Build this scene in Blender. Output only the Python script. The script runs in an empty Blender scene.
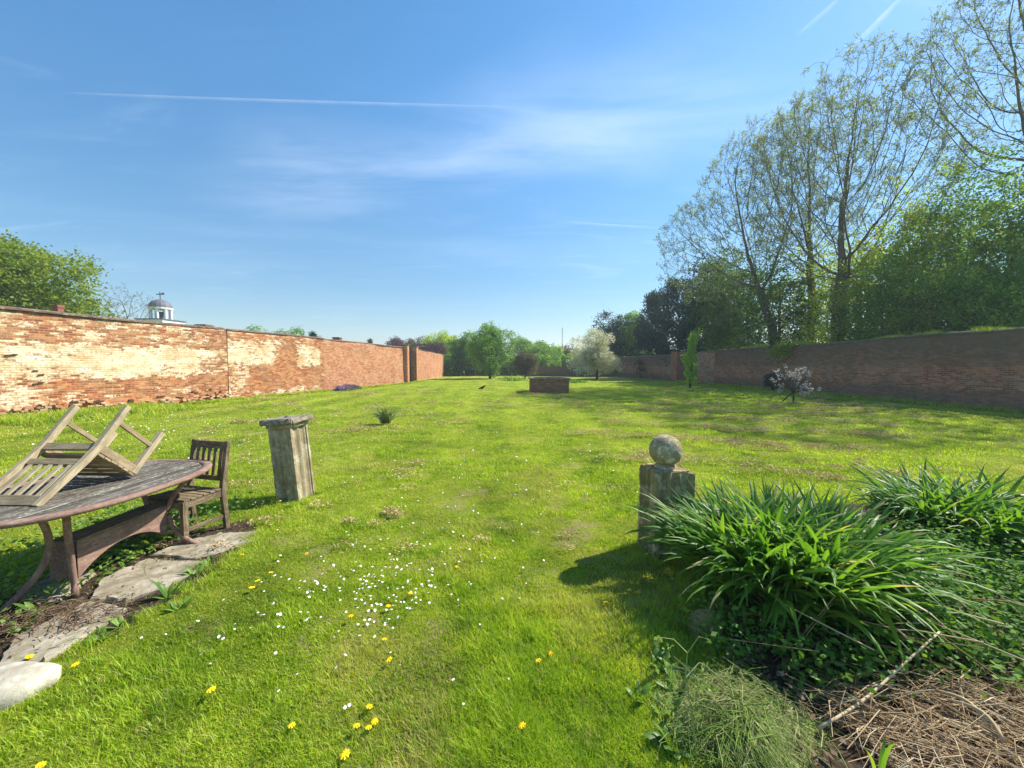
import bpy, math, random
import numpy as np
from mathutils import Vector, Matrix, noise as mnoise

R = math.radians
rng = np.random.default_rng(7)
random.seed(7)
sc = bpy.context.scene
col = sc.collection

# ------------------------------------------------------------------ camera
CAM_H = 1.7
FPX = 385.0
PITCH = math.atan(19 / FPX)
cam_d = bpy.data.cameras.new('camera')
cam_d.sensor_width = 36
cam_d.lens = FPX / 1024 * 36
cam_d.clip_start = 0.05
cam_d.clip_end = 60000
cam = bpy.data.objects.new('camera', cam_d)
cam.location = (0, 0, CAM_H)
cam.rotation_euler = (R(90) - PITCH, 0, 0)
col.objects.link(cam)
sc.camera = cam
sc.render.resolution_x, sc.render.resolution_y = 1024, 768

# ------------------------------------------------------------------ light
SUN_AZ, SUN_EL = R(63), R(45)          # azimuth clockwise from +Y
sv = Vector((math.sin(SUN_AZ) * math.cos(SUN_EL), math.cos(SUN_AZ) * math.cos(SUN_EL), math.sin(SUN_EL)))
sl = bpy.data.lights.new('sun', 'SUN')
sl.energy = 5.0
sl.angle = R(0.55)
sl.color = (1.0, 0.94, 0.84)
so = bpy.data.objects.new('sun', sl)
so.rotation_euler = (-sv).to_track_quat('-Z', 'Y').to_euler()
so.location = (30, 15, 40)
col.objects.link(so)
sc.view_settings.view_transform = 'Standard'
sc.view_settings.look = 'None'
sc.view_settings.exposure = 0.80
sc.view_settings.gamma = 1.0
sc.view_settings.use_curve_mapping = False

w = bpy.data.worlds.new('World')
sc.world = w
w.use_nodes = True
nt = w.node_tree
nt.nodes.clear()
N = nt.nodes.new
L = nt.links.new
wo = N('ShaderNodeOutputWorld')
bg = N('ShaderNodeBackground')
bg.inputs[1].default_value = 0.105
sky = N('ShaderNodeTexSky')
sky.sky_type = 'NISHITA'
sky.sun_disc = False
sky.sun_elevation = SUN_EL
sky.sun_rotation = SUN_AZ
sky.altitude = 0
sky.air_density = 1.0
sky.dust_density = 0.15
sky.ozone_density = 1.5
# thin cirrus: direction projected on a high flat layer
tc = N('ShaderNodeTexCoord')
sep = N('ShaderNodeSeparateXYZ'); L(tc.outputs['Generated'], sep.inputs[0])
def wm(op, a, b=None, c=None, clamp=False):
    n = N('ShaderNodeMath'); n.operation = op; n.use_clamp = clamp
    for i, v in enumerate((a, b, c)):
        if v is None: continue
        if isinstance(v, (int, float)): n.inputs[i].default_value = v
        else: L(v, n.inputs[i])
    return n.outputs[0]
zc = wm('MAXIMUM', wm('ADD', sep.outputs[2], 0.06), 0.02)
px_ = wm('DIVIDE', sep.outputs[0], zc)
py_ = wm('DIVIDE', sep.outputs[1], zc)
cb = N('ShaderNodeCombineXYZ'); L(px_, cb.inputs[0]); L(py_, cb.inputs[1])
def cirrus(rot, scl, nscale, lo, hi, dist=1.0, off=(0, 0, 0)):
    mp = N('ShaderNodeMapping'); mp.inputs['Rotation'].default_value = (0, 0, R(rot)); mp.inputs['Scale'].default_value = scl
    mp.inputs['Location'].default_value = off
    L(cb.outputs[0], mp.inputs[0])
    n = N('ShaderNodeTexNoise'); n.inputs['Scale'].default_value = nscale; n.inputs['Detail'].default_value = 9
    n.inputs['Roughness'].default_value = 0.62; n.inputs['Distortion'].default_value = dist
    L(mp.outputs[0], n.inputs['Vector'])
    r = N('ShaderNodeMapRange'); r.interpolation_type = 'SMOOTHSTEP'
    r.inputs['From Min'].default_value = lo; r.inputs['From Max'].default_value = hi
    L(n.outputs[0], r.inputs['Value'])
    return r.outputs[0]
c1 = cirrus(-14, (0.26, 1.15, 1), 0.85, 0.42, 0.78, 0.5, (1.3, 0.4, 0))
c2 = cirrus(-20, (0.5, 1.8, 1), 2.2, 0.50, 0.85, 1.2, (5.0, 2.0, 0))
c3 = cirrus(20, (0.4, 0.5, 1), 0.5, 0.38, 0.68, 0.2, (2.0, 7.0, 0))
cl = wm('MULTIPLY', wm('ADD', wm('MULTIPLY', c1, 0.12), wm('MULTIPLY', c2, 0.22)), wm('ADD', wm('MULTIPLY', c3, 0.9), 0.15), clamp=True)
# one long cirrus band across the sky, in the same flat cloud layer
def skp(px, py):
    x = (px - 512) / FPX; y = (384 - py) / FPX; cp, sp = math.cos(PITCH), math.sin(PITCH)
    d = Vector((x, cp + y * sp, -sp + y * cp)).normalized(); return Vector((d.x / (d.z + 0.06), d.y / (d.z + 0.06)))
def band(a, b, wdt, gain, cl):
    a, b = skp(*a), skp(*b); d = (b - a).normalized(); nrm = Vector((-d.y, d.x))
    q = wm('ADD', wm('MULTIPLY', px_, nrm.x), wm('ADD', wm('MULTIPLY', py_, nrm.y), -a.dot(nrm)))
    wob = N('ShaderNodeTexNoise'); wob.inputs['Scale'].default_value = 0.7; wob.inputs['Detail'].default_value = 3; L(cb.outputs[0], wob.inputs['Vector'])
    q = wm('ADD', q, wm('MULTIPLY', wm('SUBTRACT', wob.outputs[0], 0.5), wdt * 2.5))
    r = N('ShaderNodeMapRange'); r.interpolation_type = 'SMOOTHSTEP'; r.inputs[1].default_value = wdt; r.inputs[2].default_value = 0; L(wm('ABSOLUTE', q), r.inputs[0])
    fine = cirrus(-18, (0.5, 1.6, 1), 1.3, 0.25, 0.75, 0.6, (a.x, 3, 0))
    al = wm('ADD', wm('MULTIPLY', px_, d.x), wm('ADD', wm('MULTIPLY', py_, d.y), -a.dot(d)))
    ln = (b - a).length
    e1 = N('ShaderNodeMapRange'); e1.interpolation_type = 'SMOOTHSTEP'; e1.inputs[1].default_value = -0.35 * ln; e1.inputs[2].default_value = 0.25 * ln; L(al, e1.inputs[0])
    e2 = N('ShaderNodeMapRange'); e2.interpolation_type = 'SMOOTHSTEP'; e2.inputs[1].default_value = 1.5 * ln; e2.inputs[2].default_value = 0.8 * ln; L(al, e2.inputs[0])
    return wm('MAXIMUM', cl, wm('MULTIPLY', wm('MULTIPLY', wm('MULTIPLY', r.outputs[0], fine), wm('MULTIPLY', e1.outputs[0], e2.outputs[0])), gain))
cl = band((250, 185), (690, 128), 0.50, 0.30, cl)
cl = band((60, 215), (520, 255), 0.35, 0.08, cl)
hs = N('ShaderNodeHueSaturation'); hs.inputs['Saturation'].default_value = 1.28; hs.inputs['Hue'].default_value = 0.493; L(sky.outputs[0], hs.inputs['Color'])
el = N('ShaderNodeMapRange'); el.inputs[1].default_value = 0.02; el.inputs[2].default_value = 0.55; el.inputs[3].default_value = 0.68; el.inputs[4].default_value = 1.22
L(sep.outputs[2], el.inputs[0])
L(el.outputs[0], hs.inputs['Value'])
mx = N('ShaderNodeMix'); mx.data_type = 'RGBA'
L(cl, mx.inputs[0]); L(hs.outputs[0], mx.inputs[6]); mx.inputs[7].default_value = (7.6, 8.3, 9.4, 1)
L(mx.outputs[2], bg.inputs[0]); L(bg.outputs[0], wo.inputs[0])

cy = sc.cycles
cy.use_denoising = True
try:
    cy.denoiser = 'OPENIMAGEDENOISE'
    cy.denoising_input_passes = 'RGB_ALBEDO_NORMAL'
    cy.denoising_prefilter = 'ACCURATE'
except Exception: pass
cy.max_bounces = 6
cy.diffuse_bounces = 3
cy.glossy_bounces = 2
cy.transmission_bounces = 4
cy.transparent_max_bounces = 8
cy.caustics_reflective = False
cy.caustics_refractive = False

# ------------------------------------------------------------------ helpers
def G(px, py, h=0.0):
    """point at height h seen at photo pixel px,py (used to survey positions on the ground)"""
    x = (px - 512) / FPX; y = (384 - py) / FPX
    cp, sp = math.cos(PITCH), math.sin(PITCH)
    d = Vector((x, cp + y * sp, -sp + y * cp))
    t = (h - CAM_H) / d.z
    return Vector((d.x * t, d.y * t, h))

def tag(o, label=None, cat=None, group=None, kind=None):
    if label: o['label'] = label
    if cat: o['category'] = cat
    if group: o['group'] = group
    if kind: o['kind'] = kind
    return o

def empty(name, loc=(0, 0, 0), rz=0):
    o = bpy.data.objects.new(name, None)
    o.empty_display_size = 0.2
    o.location = loc
    o.rotation_euler = (0, 0, rz)
    col.objects.link(o)
    return o

def mk(name, V, F, mat=None, parent=None, loc=None, attr=None, smooth=False, uv=None, bevel=0, mats=None, fmat=None):
    me = bpy.data.meshes.new(name)
    V = np.asarray(V, dtype=np.float32)
    if isinstance(F, np.ndarray):
        nf, k = F.shape
        me.vertices.add(len(V)); me.vertices.foreach_set('co', V.ravel())
        me.loops.add(nf * k); me.loops.foreach_set('vertex_index', F.astype(np.int32).ravel())
        me.polygons.add(nf)
        me.polygons.foreach_set('loop_start', np.arange(0, nf * k, k, dtype=np.int32))
        me.polygons.foreach_set('loop_total', np.full(nf, k, dtype=np.int32))
        me.update(calc_edges=True)
    else:
        me.from_pydata([tuple(map(float, v)) for v in V], [], [list(map(int, f)) for f in F])
        me.update()
    if attr:
        for an, av in attr.items():
            a = me.attributes.new(an, 'FLOAT', 'POINT')
            a.data.foreach_set('value', np.asarray(av, dtype=np.float32))
    if uv is not None:
        ul = me.uv_layers.new(name='UVMap')
        ul.data.foreach_set('uv', np.asarray(uv, dtype=np.float32).ravel())
    if smooth:
        me.polygons.foreach_set('use_smooth', np.ones(len(me.polygons), dtype=bool))
    for m in (mats or ([mat] if mat else [])): me.materials.append(m)
    if fmat is not None:
        me.polygons.foreach_set('material_index', np.asarray(fmat, dtype=np.int32))
    o = bpy.data.objects.new(name, me)
    if loc is not None: o.location = loc
    col.objects.link(o)
    if parent is not None: o.parent = parent
    if bevel:
        b = o.modifiers.new('bevel', 'BEVEL'); b.width = bevel; b.segments = 2; b.limit_method = 'ANGLE'
    return o

class MB:
    def __init__(s): s.v = []; s.f = []; s.n = 0
    def add(s, V, F):
        V = np.asarray(V, dtype=float)
        s.v.append(V); s.f += [[i + s.n for i in f] for f in F]; s.n += len(V)
        return s
    def box(s, c, size, M=None, jit=0.0):
        sx, sy, sz = [a / 2 for a in size]
        V = np.array([(x, y, z) for x in (-sx, sx) for y in (-sy, sy) for z in (-sz, sz)], dtype=float)
        if jit: V += rng.normal(0, jit, V.shape)
        if M is not None: V = V @ np.array(M.to_3x3()).T
        V += np.array(c)
        return s.add(V, [(0, 1, 3, 2), (4, 6, 7, 5), (0, 4, 5, 1), (2, 3, 7, 6), (0, 2, 6, 4), (1, 5, 7, 3)])
    def bar(s, a, b, wx, wy, up=(0, 0, 1), jit=0.0):
        """rectangular bar from a to b; wx across, wy along the 'up' side"""
        a, b = Vector(a), Vector(b)
        d = (b - a); l = d.length; z = d.normalized()
        u = Vector(up); x = u.cross(z)
        if x.length < 1e-4: x = Vector((1, 0, 0)).cross(z)
        x.normalize(); y = z.cross(x)
        M = Matrix((x, y, z)).transposed()
        return s.box((a + b) / 2, (wx, wy, l), M, jit)
    def tube(s, P, rad, k=8, cap=True):
        P = np.asarray(P, dtype=float); n = len(P)
        rad = np.full(n, rad) if np.isscalar(rad) else np.asarray(rad)
        T = np.gradient(P, axis=0); T /= np.linalg.norm(T, axis=1)[:, None] + 1e-9
        ref = np.array([0, 0, 1.0]) if abs(T[0][2]) < 0.9 else np.array([1.0, 0, 0])
        X = np.cross(T, ref); X /= np.linalg.norm(X, axis=1)[:, None] + 1e-9
        Y = np.cross(T, X)
        a = np.linspace(0, 2 * math.pi, k, endpoint=False)
        V = P[:, None, :] + rad[:, None, None] * (np.cos(a)[None, :, None] * X[:, None, :] + np.sin(a)[None, :, None] * Y[:, None, :])
        F = [(i * k + j, i * k + (j + 1) % k, (i + 1) * k + (j + 1) % k, (i + 1) * k + j) for i in range(n - 1) for j in range(k)]
        if cap: F += [tuple(range(k))[::-1], tuple(range((n - 1) * k, n * k))]
        return s.add(V.reshape(-1, 3), F)
    def lathe(s, prof, k=24, c=(0, 0, 0), cap=True):
        a = np.linspace(0, 2 * math.pi, k, endpoint=False)
        V = np.array([(c[0] + r * math.cos(t), c[1] + r * math.sin(t), c[2] + z) for r, z in prof for t in a])
        n = len(prof)
        F = [(i * k + j, i * k + (j + 1) % k, (i + 1) * k + (j + 1) % k, (i + 1) * k + j) for i in range(n - 1) for j in range(k)]
        if cap: F += [tuple(range(k))[::-1], tuple(range((n - 1) * k, n * k))]
        return s.add(V, F)
    def arr(s): return np.concatenate(s.v)
    def build(s, name, mat, parent=None, **kw):
        return mk(name, s.arr(), s.f, mat, parent, **kw)

# ------------------------------------------------------------------ materials
class NM:
    """small node-material builder"""
    def __init__(s, name, rough=0.9, spec=0.2):
        s.m = bpy.data.materials.new(name); s.m.use_nodes = True
        s.t = s.m.node_tree; s.b = s.t.nodes['Principled BSDF']
        s.b.inputs['Roughness'].default_value = rough
        s.b.inputs['Specular IOR Level'].default_value = spec
        s.out = s.t.nodes['Material Output']
        s._tc = None
    def n(s, t): return s.t.nodes.new(t)
    def l(s, a, b): s.t.links.new(a, b)
    def co(s, which='Object'):
        if not s._tc: s._tc = s.n('ShaderNodeTexCoord')
        return s._tc.outputs[which]
    def map(s, vec, scale=(1, 1, 1), loc=(0, 0, 0), rot=(0, 0, 0)):
        m = s.n('ShaderNodeMapping'); m.inputs['Scale'].default_value = scale; m.inputs['Location'].default_value = loc
        m.inputs['Rotation'].default_value = rot; s.l(vec, m.inputs[0]); return m.outputs[0]
    def noise(s, vec, scale, detail=5, rough=0.55, dist=0.0, colour=False):
        n = s.n('ShaderNodeTexNoise'); n.inputs['Scale'].default_value = scale; n.inputs['Detail'].default_value = detail
        n.inputs['Roughness'].default_value = rough; n.inputs['Distortion'].default_value = dist
        if vec is not None: s.l(vec, n.inputs['Vector'])
        return n.outputs[1 if colour else 0]
    def ramp(s, fac, stops, interp='LINEAR'):
        r = s.n('ShaderNodeValToRGB'); cr = r.color_ramp; cr.interpolation = interp
        while len(cr.elements) < len(stops): cr.elements.new(0.5)
        for e, (p, c) in zip(cr.elements, stops):
            e.position = p; e.color = (*c, 1) if len(c) == 3 else c
        s.l(fac, r.inputs[0]); return r.outputs[0]
    def mr(s, v, a, b, c=0.0, d=1.0, smooth=False):
        r = s.n('ShaderNodeMapRange'); r.inputs[1].default_value = a; r.inputs[2].default_value = b
        r.inputs[3].default_value = c; r.inputs[4].default_value = d
        if smooth: r.interpolation_type = 'SMOOTHSTEP'
        s.l(v, r.inputs[0]); return r.outputs[0]
    def mix(s, f, a, b, mode='MIX'):
        m = s.n('ShaderNodeMix'); m.data_type = 'RGBA'; m.blend_type = mode
        for i, v in ((0, f), (6, a), (7, b)):
            if isinstance(v, (int, float)): m.inputs[i].default_value = v
            elif isinstance(v, tuple): m.inputs[i].default_value = (*v, 1) if len(v) == 3 else v
            else: s.l(v, m.inputs[i])
        return m.outputs[2]
    def math(s, op, a, b=0.0, clamp=False):
        m = s.n('ShaderNodeMath'); m.operation = op; m.use_clamp = clamp
        for i, v in ((0, a), (1, b)):
            if isinstance(v, (int, float)): m.inputs[i].default_value = v
            else: s.l(v, m.inputs[i])
        return m.outputs[0]
    def attr(s, name):
        a = s.n('ShaderNodeAttribute'); a.attribute_name = name; return a.outputs['Fac']
    def bump(s, h, strength=0.4, dist=0.01):
        b = s.n('ShaderNodeBump'); b.inputs['Strength'].default_value = strength; b.inputs['Distance'].default_value = dist
        s.l(h, b.inputs['Height']); s.l(b.outputs[0], s.b.inputs['Normal']); return b.outputs[0]
    def base(s, c):
        if isinstance(c, tuple): s.b.inputs['Base Color'].default_value = (*c, 1)
        else: s.l(c, s.b.inputs['Base Color'])
        return s
    def leafy(s, colour, trans=0.4, tint=(1.25, 1.15, 0.5)):
        """adds light passing through thin leaves"""
        tr = s.n('ShaderNodeBsdfTranslucent')
        tcol = s.mix(1.0, colour, tint, 'MULTIPLY'); s.l(tcol, tr.inputs[0])
        ms = s.n('ShaderNodeMixShader'); ms.inputs[0].default_value = trans
        s.l(s.b.outputs[0], ms.inputs[1]); s.l(tr.outputs[0], ms.inputs[2]); s.l(ms.outputs[0], s.out.inputs[0])

def leaf_mat(name, stops, trans=0.45, rough=0.55, spec=0.3, tint=(1.3, 1.2, 0.45)):
    m = NM(name, rough, spec)
    v = m.attr('v')
    n = m.noise(m.co('Object'), 0.5, 2)
    f = m.math('ADD', m.math('MULTIPLY', v, 0.65), m.math('MULTIPLY', m.mr(n, 0.3, 0.7), 0.35))
    c = m.ramp(f, stops)
    m.base(c); m.leafy(c, trans, tint)
    return m.m

def wood_mat(name, axis, dark, mid, light, lichen=0.25):
    m = NM(name, 0.85, 0.15)
    s = [9, 9, 9]; s['xyz'.index(axis)] = 0.9
    v = m.map(m.co(), tuple(s))
    g = m.noise(v, 6, 8, 0.7, 0.6)
    c = m.ramp(g, [(0.25, dark), (0.5, mid), (0.72, light)])
    b = m.noise(m.co(), 7, 4, 0.6)
    c = m.mix(m.mr(b, 0.35, 0.7), c, tuple(x * 0.62 for x in mid), 'MIX')
    c2 = m.ramp(g, [(0.25, dark), (0.5, mid), (0.72, light)])
    c = m.mix(m.mr(b, 0.40, 0.62, 0, 0.8), c2, c)
    li = m.noise(m.co(), 40, 3, 0.5)
    c = m.mix(m.math('MULTIPLY', m.mr(li, 0.58, 0.66), lichen), c, (0.42, 0.43, 0.30))
    gi = m.n('ShaderNodeNewGeometry')
    c = m.mix(1.0, c, m.ramp(gi.outputs['Random Per Island'], [(0, (0.62, 0.60, 0.58)), (1, (1.15, 1.15, 1.15))]), 'MULTIPLY')
    m.base(c)
    m.bump(g, 0.6, 0.004)
    return m.m

def stone_mat(name, base, dark, lich=(0.5, 0.5, 0.42), moss=(0.10, 0.13, 0.04), mossamt=0.3, scale=1.0, streak=True):
    m = NM(name, 0.95, 0.1)
    o = m.co()
    n1 = m.noise(o, 6 * scale, 7, 0.65)
    n2 = m.noise(o, 35 * scale, 4, 0.6)
    c = m.ramp(n1, [(0.3, dark), (0.65, base)])
    if streak:
        st = m.noise(m.map(o, (14, 14, 1.2)), 2.5, 5, 0.6)
        c = m.mix(m.mr(st, 0.45, 0.62, 0, 0.75), c, dark)
    c = m.mix(m.math('MULTIPLY', m.mr(m.noise(o, 11 * scale, 6, 0.7), 0.53, 0.6), 0.8), c, lich)
    c = m.mix(m.math('MULTIPLY', m.mr(m.noise(m.map(o, loc=(3, 8, 1)), 5 * scale, 5, 0.7), 0.5, 0.64), mossamt), c, moss)
    m.base(c)
    m.bump(m.math('ADD', n1, m.math('MULTIPLY', n2, 0.4)), 0.7, 0.012)
    return m.m

def brick_mat(name, c1, c2, mortar, cream=(0.76, 0.66, 0.44), dirt=(0.16, 0.12, 0.09), bands=None, hvar=0.5, fine=1.0, soot=0.2):
    m = NM(name, 0.95, 0.1)
    uv = m.co('UV')
    wv = m.n('ShaderNodeVectorMath'); wv.operation = 'ADD'
    nz = m.noise(uv, 1.3, 3, 0.5, 0, True)
    sc_ = m.n('ShaderNodeVectorMath'); sc_.operation = 'SCALE'; sc_.inputs['Scale'].default_value = 0.05
    m.l(nz, sc_.inputs[0]); m.l(uv, wv.inputs[0]); m.l(sc_.outputs[0], wv.inputs[1])
    b = m.n('ShaderNodeTexBrick'); m.l(wv.outputs[0], b.inputs['Vector'])
    b.inputs['Scale'].default_value = 1; b.inputs['Brick Width'].default_value = 0.23; b.inputs['Row Height'].default_value = 0.078
    b.inputs['Mortar Size'].default_value = 0.009; b.inputs['Mortar Smooth'].default_value = 0.3; b.inputs['Bias'].default_value = -0.1
    b.inputs['Color1'].default_value = (0, 0, 0, 1); b.inputs['Color2'].default_value = (1, 1, 1, 1); b.inputs['Mortar'].default_value = (0.5, 0.5, 0.5, 1)
    # brick tone per brick + patches
    nb = m.noise(uv, 0.55, 5, 0.6)
    nf = m.noise(uv, 9, 6, 0.7)
    tone = m.math('ADD', m.math('MULTIPLY', b.outputs['Color'], 0.55), m.math('MULTIPLY', m.mr(nf, 0.25, 0.75), 0.45))
    c = m.ramp(tone, [(0.05, tuple(x * 0.5 for x in c1)), (0.35, c1), (0.65, c2), (0.98, tuple(min(1, x * 1.5) for x in c2))])
    c = m.mix(m.mr(nb, 0.42, 0.62, 0, hvar), c, dirt)
    c = m.mix(m.mr(m.noise(uv, 0.9, 6, 0.7), 0.45, 0.65, 0, 0.45), c, tuple(min(1, (a_ + b_) * 0.62) for a_, b_ in zip(c2, mortar)))
    c = m.mix(m.math('MULTIPLY', b.outputs['Fac'], 0.75), c, mortar)
    w_ = m.attr('wash')
    n1 = m.noise(m.map(uv, (1.0, 1.9, 1)), 2.2, 9, 0.72)
    n2 = m.noise(uv, 14, 4, 0.6)
    k = m.math('ADD', m.math('ADD', w_, m.math('MULTIPLY', m.math('SUBTRACT', n1, 0.5), 2.0)), m.math('MULTIPLY', m.math('SUBTRACT', n2, 0.5), 0.75))
    # mortar joints and single bricks show through the worn limewash
    k = m.math('ADD', k, m.math('MULTIPLY', m.math('SUBTRACT', b.outputs['Color'], 0.5), 0.30))
    k = m.math('SUBTRACT', k, m.math('MULTIPLY', b.outputs['Fac'], 0.12))
    k = m.mr(k, 0.44, 0.66)
    ct = m.ramp(m.noise(m.map(uv, (0.7, 1.6, 1)), 2.0, 6, 0.65), [(0.30, tuple(a_ * b_ for a_, b_ in zip(cream, (0.72, 0.6, 0.45)))), (0.45, cream), (0.68, tuple(min(1, a_ * b_) for a_, b_ in zip(cream, (1.17, 1.28, 1.55))))])
    ct = m.mix(m.mr(n2, 0.32, 0.45, 0.55, 0), ct, (0.36, 0.22, 0.12))
    ns = m.noise(m.map(uv, (0.8, 1.4, 1), loc=(7, 3, 0)), 1.1, 8, 0.75)
    ct = m.mix(m.mr(ns, 0.46, 0.62, 0, 0.8), ct, (0.56, 0.33, 0.13))
    ct = m.mix(m.mr(m.noise(m.map(uv, (1.2, 3.5, 1), loc=(1, 9, 0)), 2.6, 7, 0.7), 0.60, 0.66, 0, 0.65), ct, (0.30, 0.22, 0.15))
    ct = m.mix(m.math('MULTIPLY', b.outputs['Fac'], 0.35), ct, (0.40, 0.29, 0.18))
    ct = m.mix(m.mr(m.noise(uv, 5.5, 3, 0.5), 0.62, 0.68, 0, 0.5), ct, (0.30, 0.17, 0.10))
    c = m.mix(k, c, ct)
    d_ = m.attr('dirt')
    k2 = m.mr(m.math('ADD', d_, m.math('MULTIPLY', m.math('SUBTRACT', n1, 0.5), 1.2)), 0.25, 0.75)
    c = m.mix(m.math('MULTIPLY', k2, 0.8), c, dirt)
    m.base(c)
    hgt = m.math('ADD', m.math('MULTIPLY', b.outputs['Fac'], -0.8), m.math('ADD', m.math('MULTIPLY', nf, 0.8), m.math('MULTIPLY', n1, 0.5)))
    m.bump(hgt, 0.7, 0.02)
    return m.m

M = {}
M['wall_left'] = brick_mat('limewashed_brick', (0.32, 0.09, 0.04), (0.56, 0.23, 0.09), (0.50, 0.36, 0.20), hvar=0.3)
M['wall_plain'] = brick_mat('orange_brick', (0.42, 0.14, 0.06), (0.60, 0.27, 0.13), (0.52, 0.42, 0.30), hvar=0.12)
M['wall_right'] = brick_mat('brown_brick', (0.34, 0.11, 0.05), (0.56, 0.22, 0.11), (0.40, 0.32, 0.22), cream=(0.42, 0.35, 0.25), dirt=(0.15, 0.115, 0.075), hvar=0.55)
M['wood_pale_x'] = wood_mat('pale_wood_across', 'x', (0.17, 0.115, 0.065), (0.45, 0.35, 0.21), (0.68, 0.57, 0.38))
M['wood_pale_y'] = wood_mat('pale_wood_along', 'y', (0.17, 0.115, 0.065), (0.45, 0.35, 0.21), (0.68, 0.57, 0.38))
M['wood_pale_z'] = wood_mat('pale_wood_upright', 'z', (0.22, 0.16, 0.09), (0.56, 0.46, 0.29), (0.76, 0.66, 0.46))
M['wood_dark_x'] = wood_mat('grey_wood_across', 'x', (0.08, 0.055, 0.035), (0.23, 0.17, 0.105), (0.46, 0.38, 0.25), 0.4)
M['wood_dark_y'] = wood_mat('grey_wood_along', 'y', (0.08, 0.055, 0.035), (0.23, 0.17, 0.105), (0.46, 0.38, 0.25), 0.4)
M['wood_dark_z'] = wood_mat('grey_wood_upright', 'z', (0.08, 0.055, 0.035), (0.23, 0.17, 0.105), (0.46, 0.38, 0.25), 0.4)
M['table_top'] = wood_mat('weathered_table_wood', 'y', (0.035, 0.03, 0.025), (0.13, 0.115, 0.095), (0.38, 0.35, 0.30), 0.6)
M['cedar'] = wood_mat('red_brown_stain', 'y', (0.14, 0.08, 0.06), (0.29, 0.18, 0.14), (0.45, 0.32, 0.26), 0.3)
M['cedar_z'] = wood_mat('red_brown_stain_upright', 'z', (0.14, 0.08, 0.06), (0.29, 0.18, 0.14), (0.45, 0.32, 0.26), 0.3)
M['stone_pale'] = stone_mat('pale_weathered_stone', (0.50, 0.42, 0.27), (0.22, 0.17, 0.10), (0.52, 0.48, 0.36), mossamt=0.35)
M['stone_cap'] = stone_mat('grey_cap_stone', (0.30, 0.25, 0.18), (0.11, 0.09, 0.065), (0.40, 0.37, 0.29), mossamt=0.3, streak=False)
M['stone_dark'] = stone_mat('mossy_dark_stone', (0.44, 0.34, 0.18), (0.17, 0.13, 0.06), (0.50, 0.45, 0.30), moss=(0.14, 0.16, 0.04), mossamt=0.7)
M['stone_ball'] = stone_mat('lichen_ball_stone', (0.44, 0.37, 0.22), (0.22, 0.18, 0.10), (0.74, 0.69, 0.55), mossamt=0.5, scale=1.6, streak=False)
M['slab'] = stone_mat('paving_stone', (0.37, 0.325, 0.24), (0.19, 0.155, 0.105), (0.40, 0.36, 0.28), (0.16, 0.15, 0.07), 0.7, 1.2, False)
M['rock'] = stone_mat('pale_rock', (0.50, 0.46, 0.36), (0.24, 0.21, 0.15), (0.56, 0.53, 0.44), mossamt=0.2, streak=False)
M['bark'] = NM('bark', 0.95, 0.1).base((0.085, 0.07, 0.05)).m
mb_ = NM('grey_bark', 0.95, 0.1); mb_.base(mb_.ramp(mb_.noise(mb_.map(mb_.co(), (3, 3, 0.8)), 3, 6, 0.7), [(0.3, (0.07, 0.06, 0.045)), (0.7, (0.20, 0.175, 0.13))])); M['bark_grey'] = mb_.m
M['white'] = NM('white_paint', 0.6, 0.3).base((0.78, 0.78, 0.76)).m
M['lead'] = NM('lead_roof', 0.6, 0.4).base((0.13, 0.135, 0.15)).m
M['slate'] = NM('slate', 0.8, 0.3).base((0.12, 0.115, 0.125)).m
M['iron'] = NM('dark_iron', 0.5, 0.5).base((0.04, 0.04, 0.045)).m
M['door'] = NM('dark_door_paint', 0.7, 0.3).base((0.035, 0.03, 0.035)).m
M['chimney'] = NM('chimney_brick', 0.95, 0.1).base((0.28, 0.11, 0.07)).m
M['crow'] = NM('black_feathers', 0.6, 0.3).base((0.012, 0.012, 0.015)).m
M['coping'] = stone_mat('brown_tile_coping', (0.24, 0.15, 0.11), (0.10, 0.065, 0.05), (0.35, 0.31, 0.25), mossamt=0.5, scale=0.6, streak=False)
M['coping_green'] = stone_mat('mossy_coping', (0.24, 0.22, 0.14), (0.10, 0.09, 0.05), (0.30, 0.29, 0.2), (0.09, 0.13, 0.03), 0.9, 0.7, False)

M['leaf_oak'] = leaf_mat('fresh_green_leaves', [(0, (0.08, 0.14, 0.02)), (0.5, (0.20, 0.29, 0.03)), (1, (0.42, 0.48, 0.06))], 0.5)
M['leaf_bright'] = leaf_mat('bright_green_leaves', [(0, (0.07, 0.17, 0.02)), (0.5, (0.16, 0.33, 0.035)), (1, (0.28, 0.46, 0.06))])
M['leaf_slim'] = leaf_mat('lime_green_leaves', [(0, (0.20, 0.38, 0.05)), (0.5, (0.34, 0.56, 0.08)), (1, (0.50, 0.70, 0.12))], 0.65)
M['leaf_mid'] = leaf_mat('mid_green_leaves', [(0, (0.05, 0.13, 0.03)), (0.5, (0.14, 0.29, 0.05)), (1, (0.34, 0.50, 0.10))], 0.62)
M['leaf_deep'] = leaf_mat('deep_green_leaves', [(0, (0.03, 0.08, 0.025)), (0.5, (0.075, 0.16, 0.04)), (1, (0.20, 0.32, 0.07))], 0.5)
M['leaf_yel'] = leaf_mat('yellow_green_leaves', [(0, (0.12, 0.21, 0.03)), (0.5, (0.32, 0.45, 0.06)), (1, (0.62, 0.68, 0.13))], 0.68)
M['leaf_bud'] = leaf_mat('budding_leaves', [(0, (0.12, 0.17, 0.08)), (0.5, (0.24, 0.32, 0.15)), (1, (0.42, 0.50, 0.26))], 0.5, tint=(1.1, 1.1, 0.7))
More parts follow.
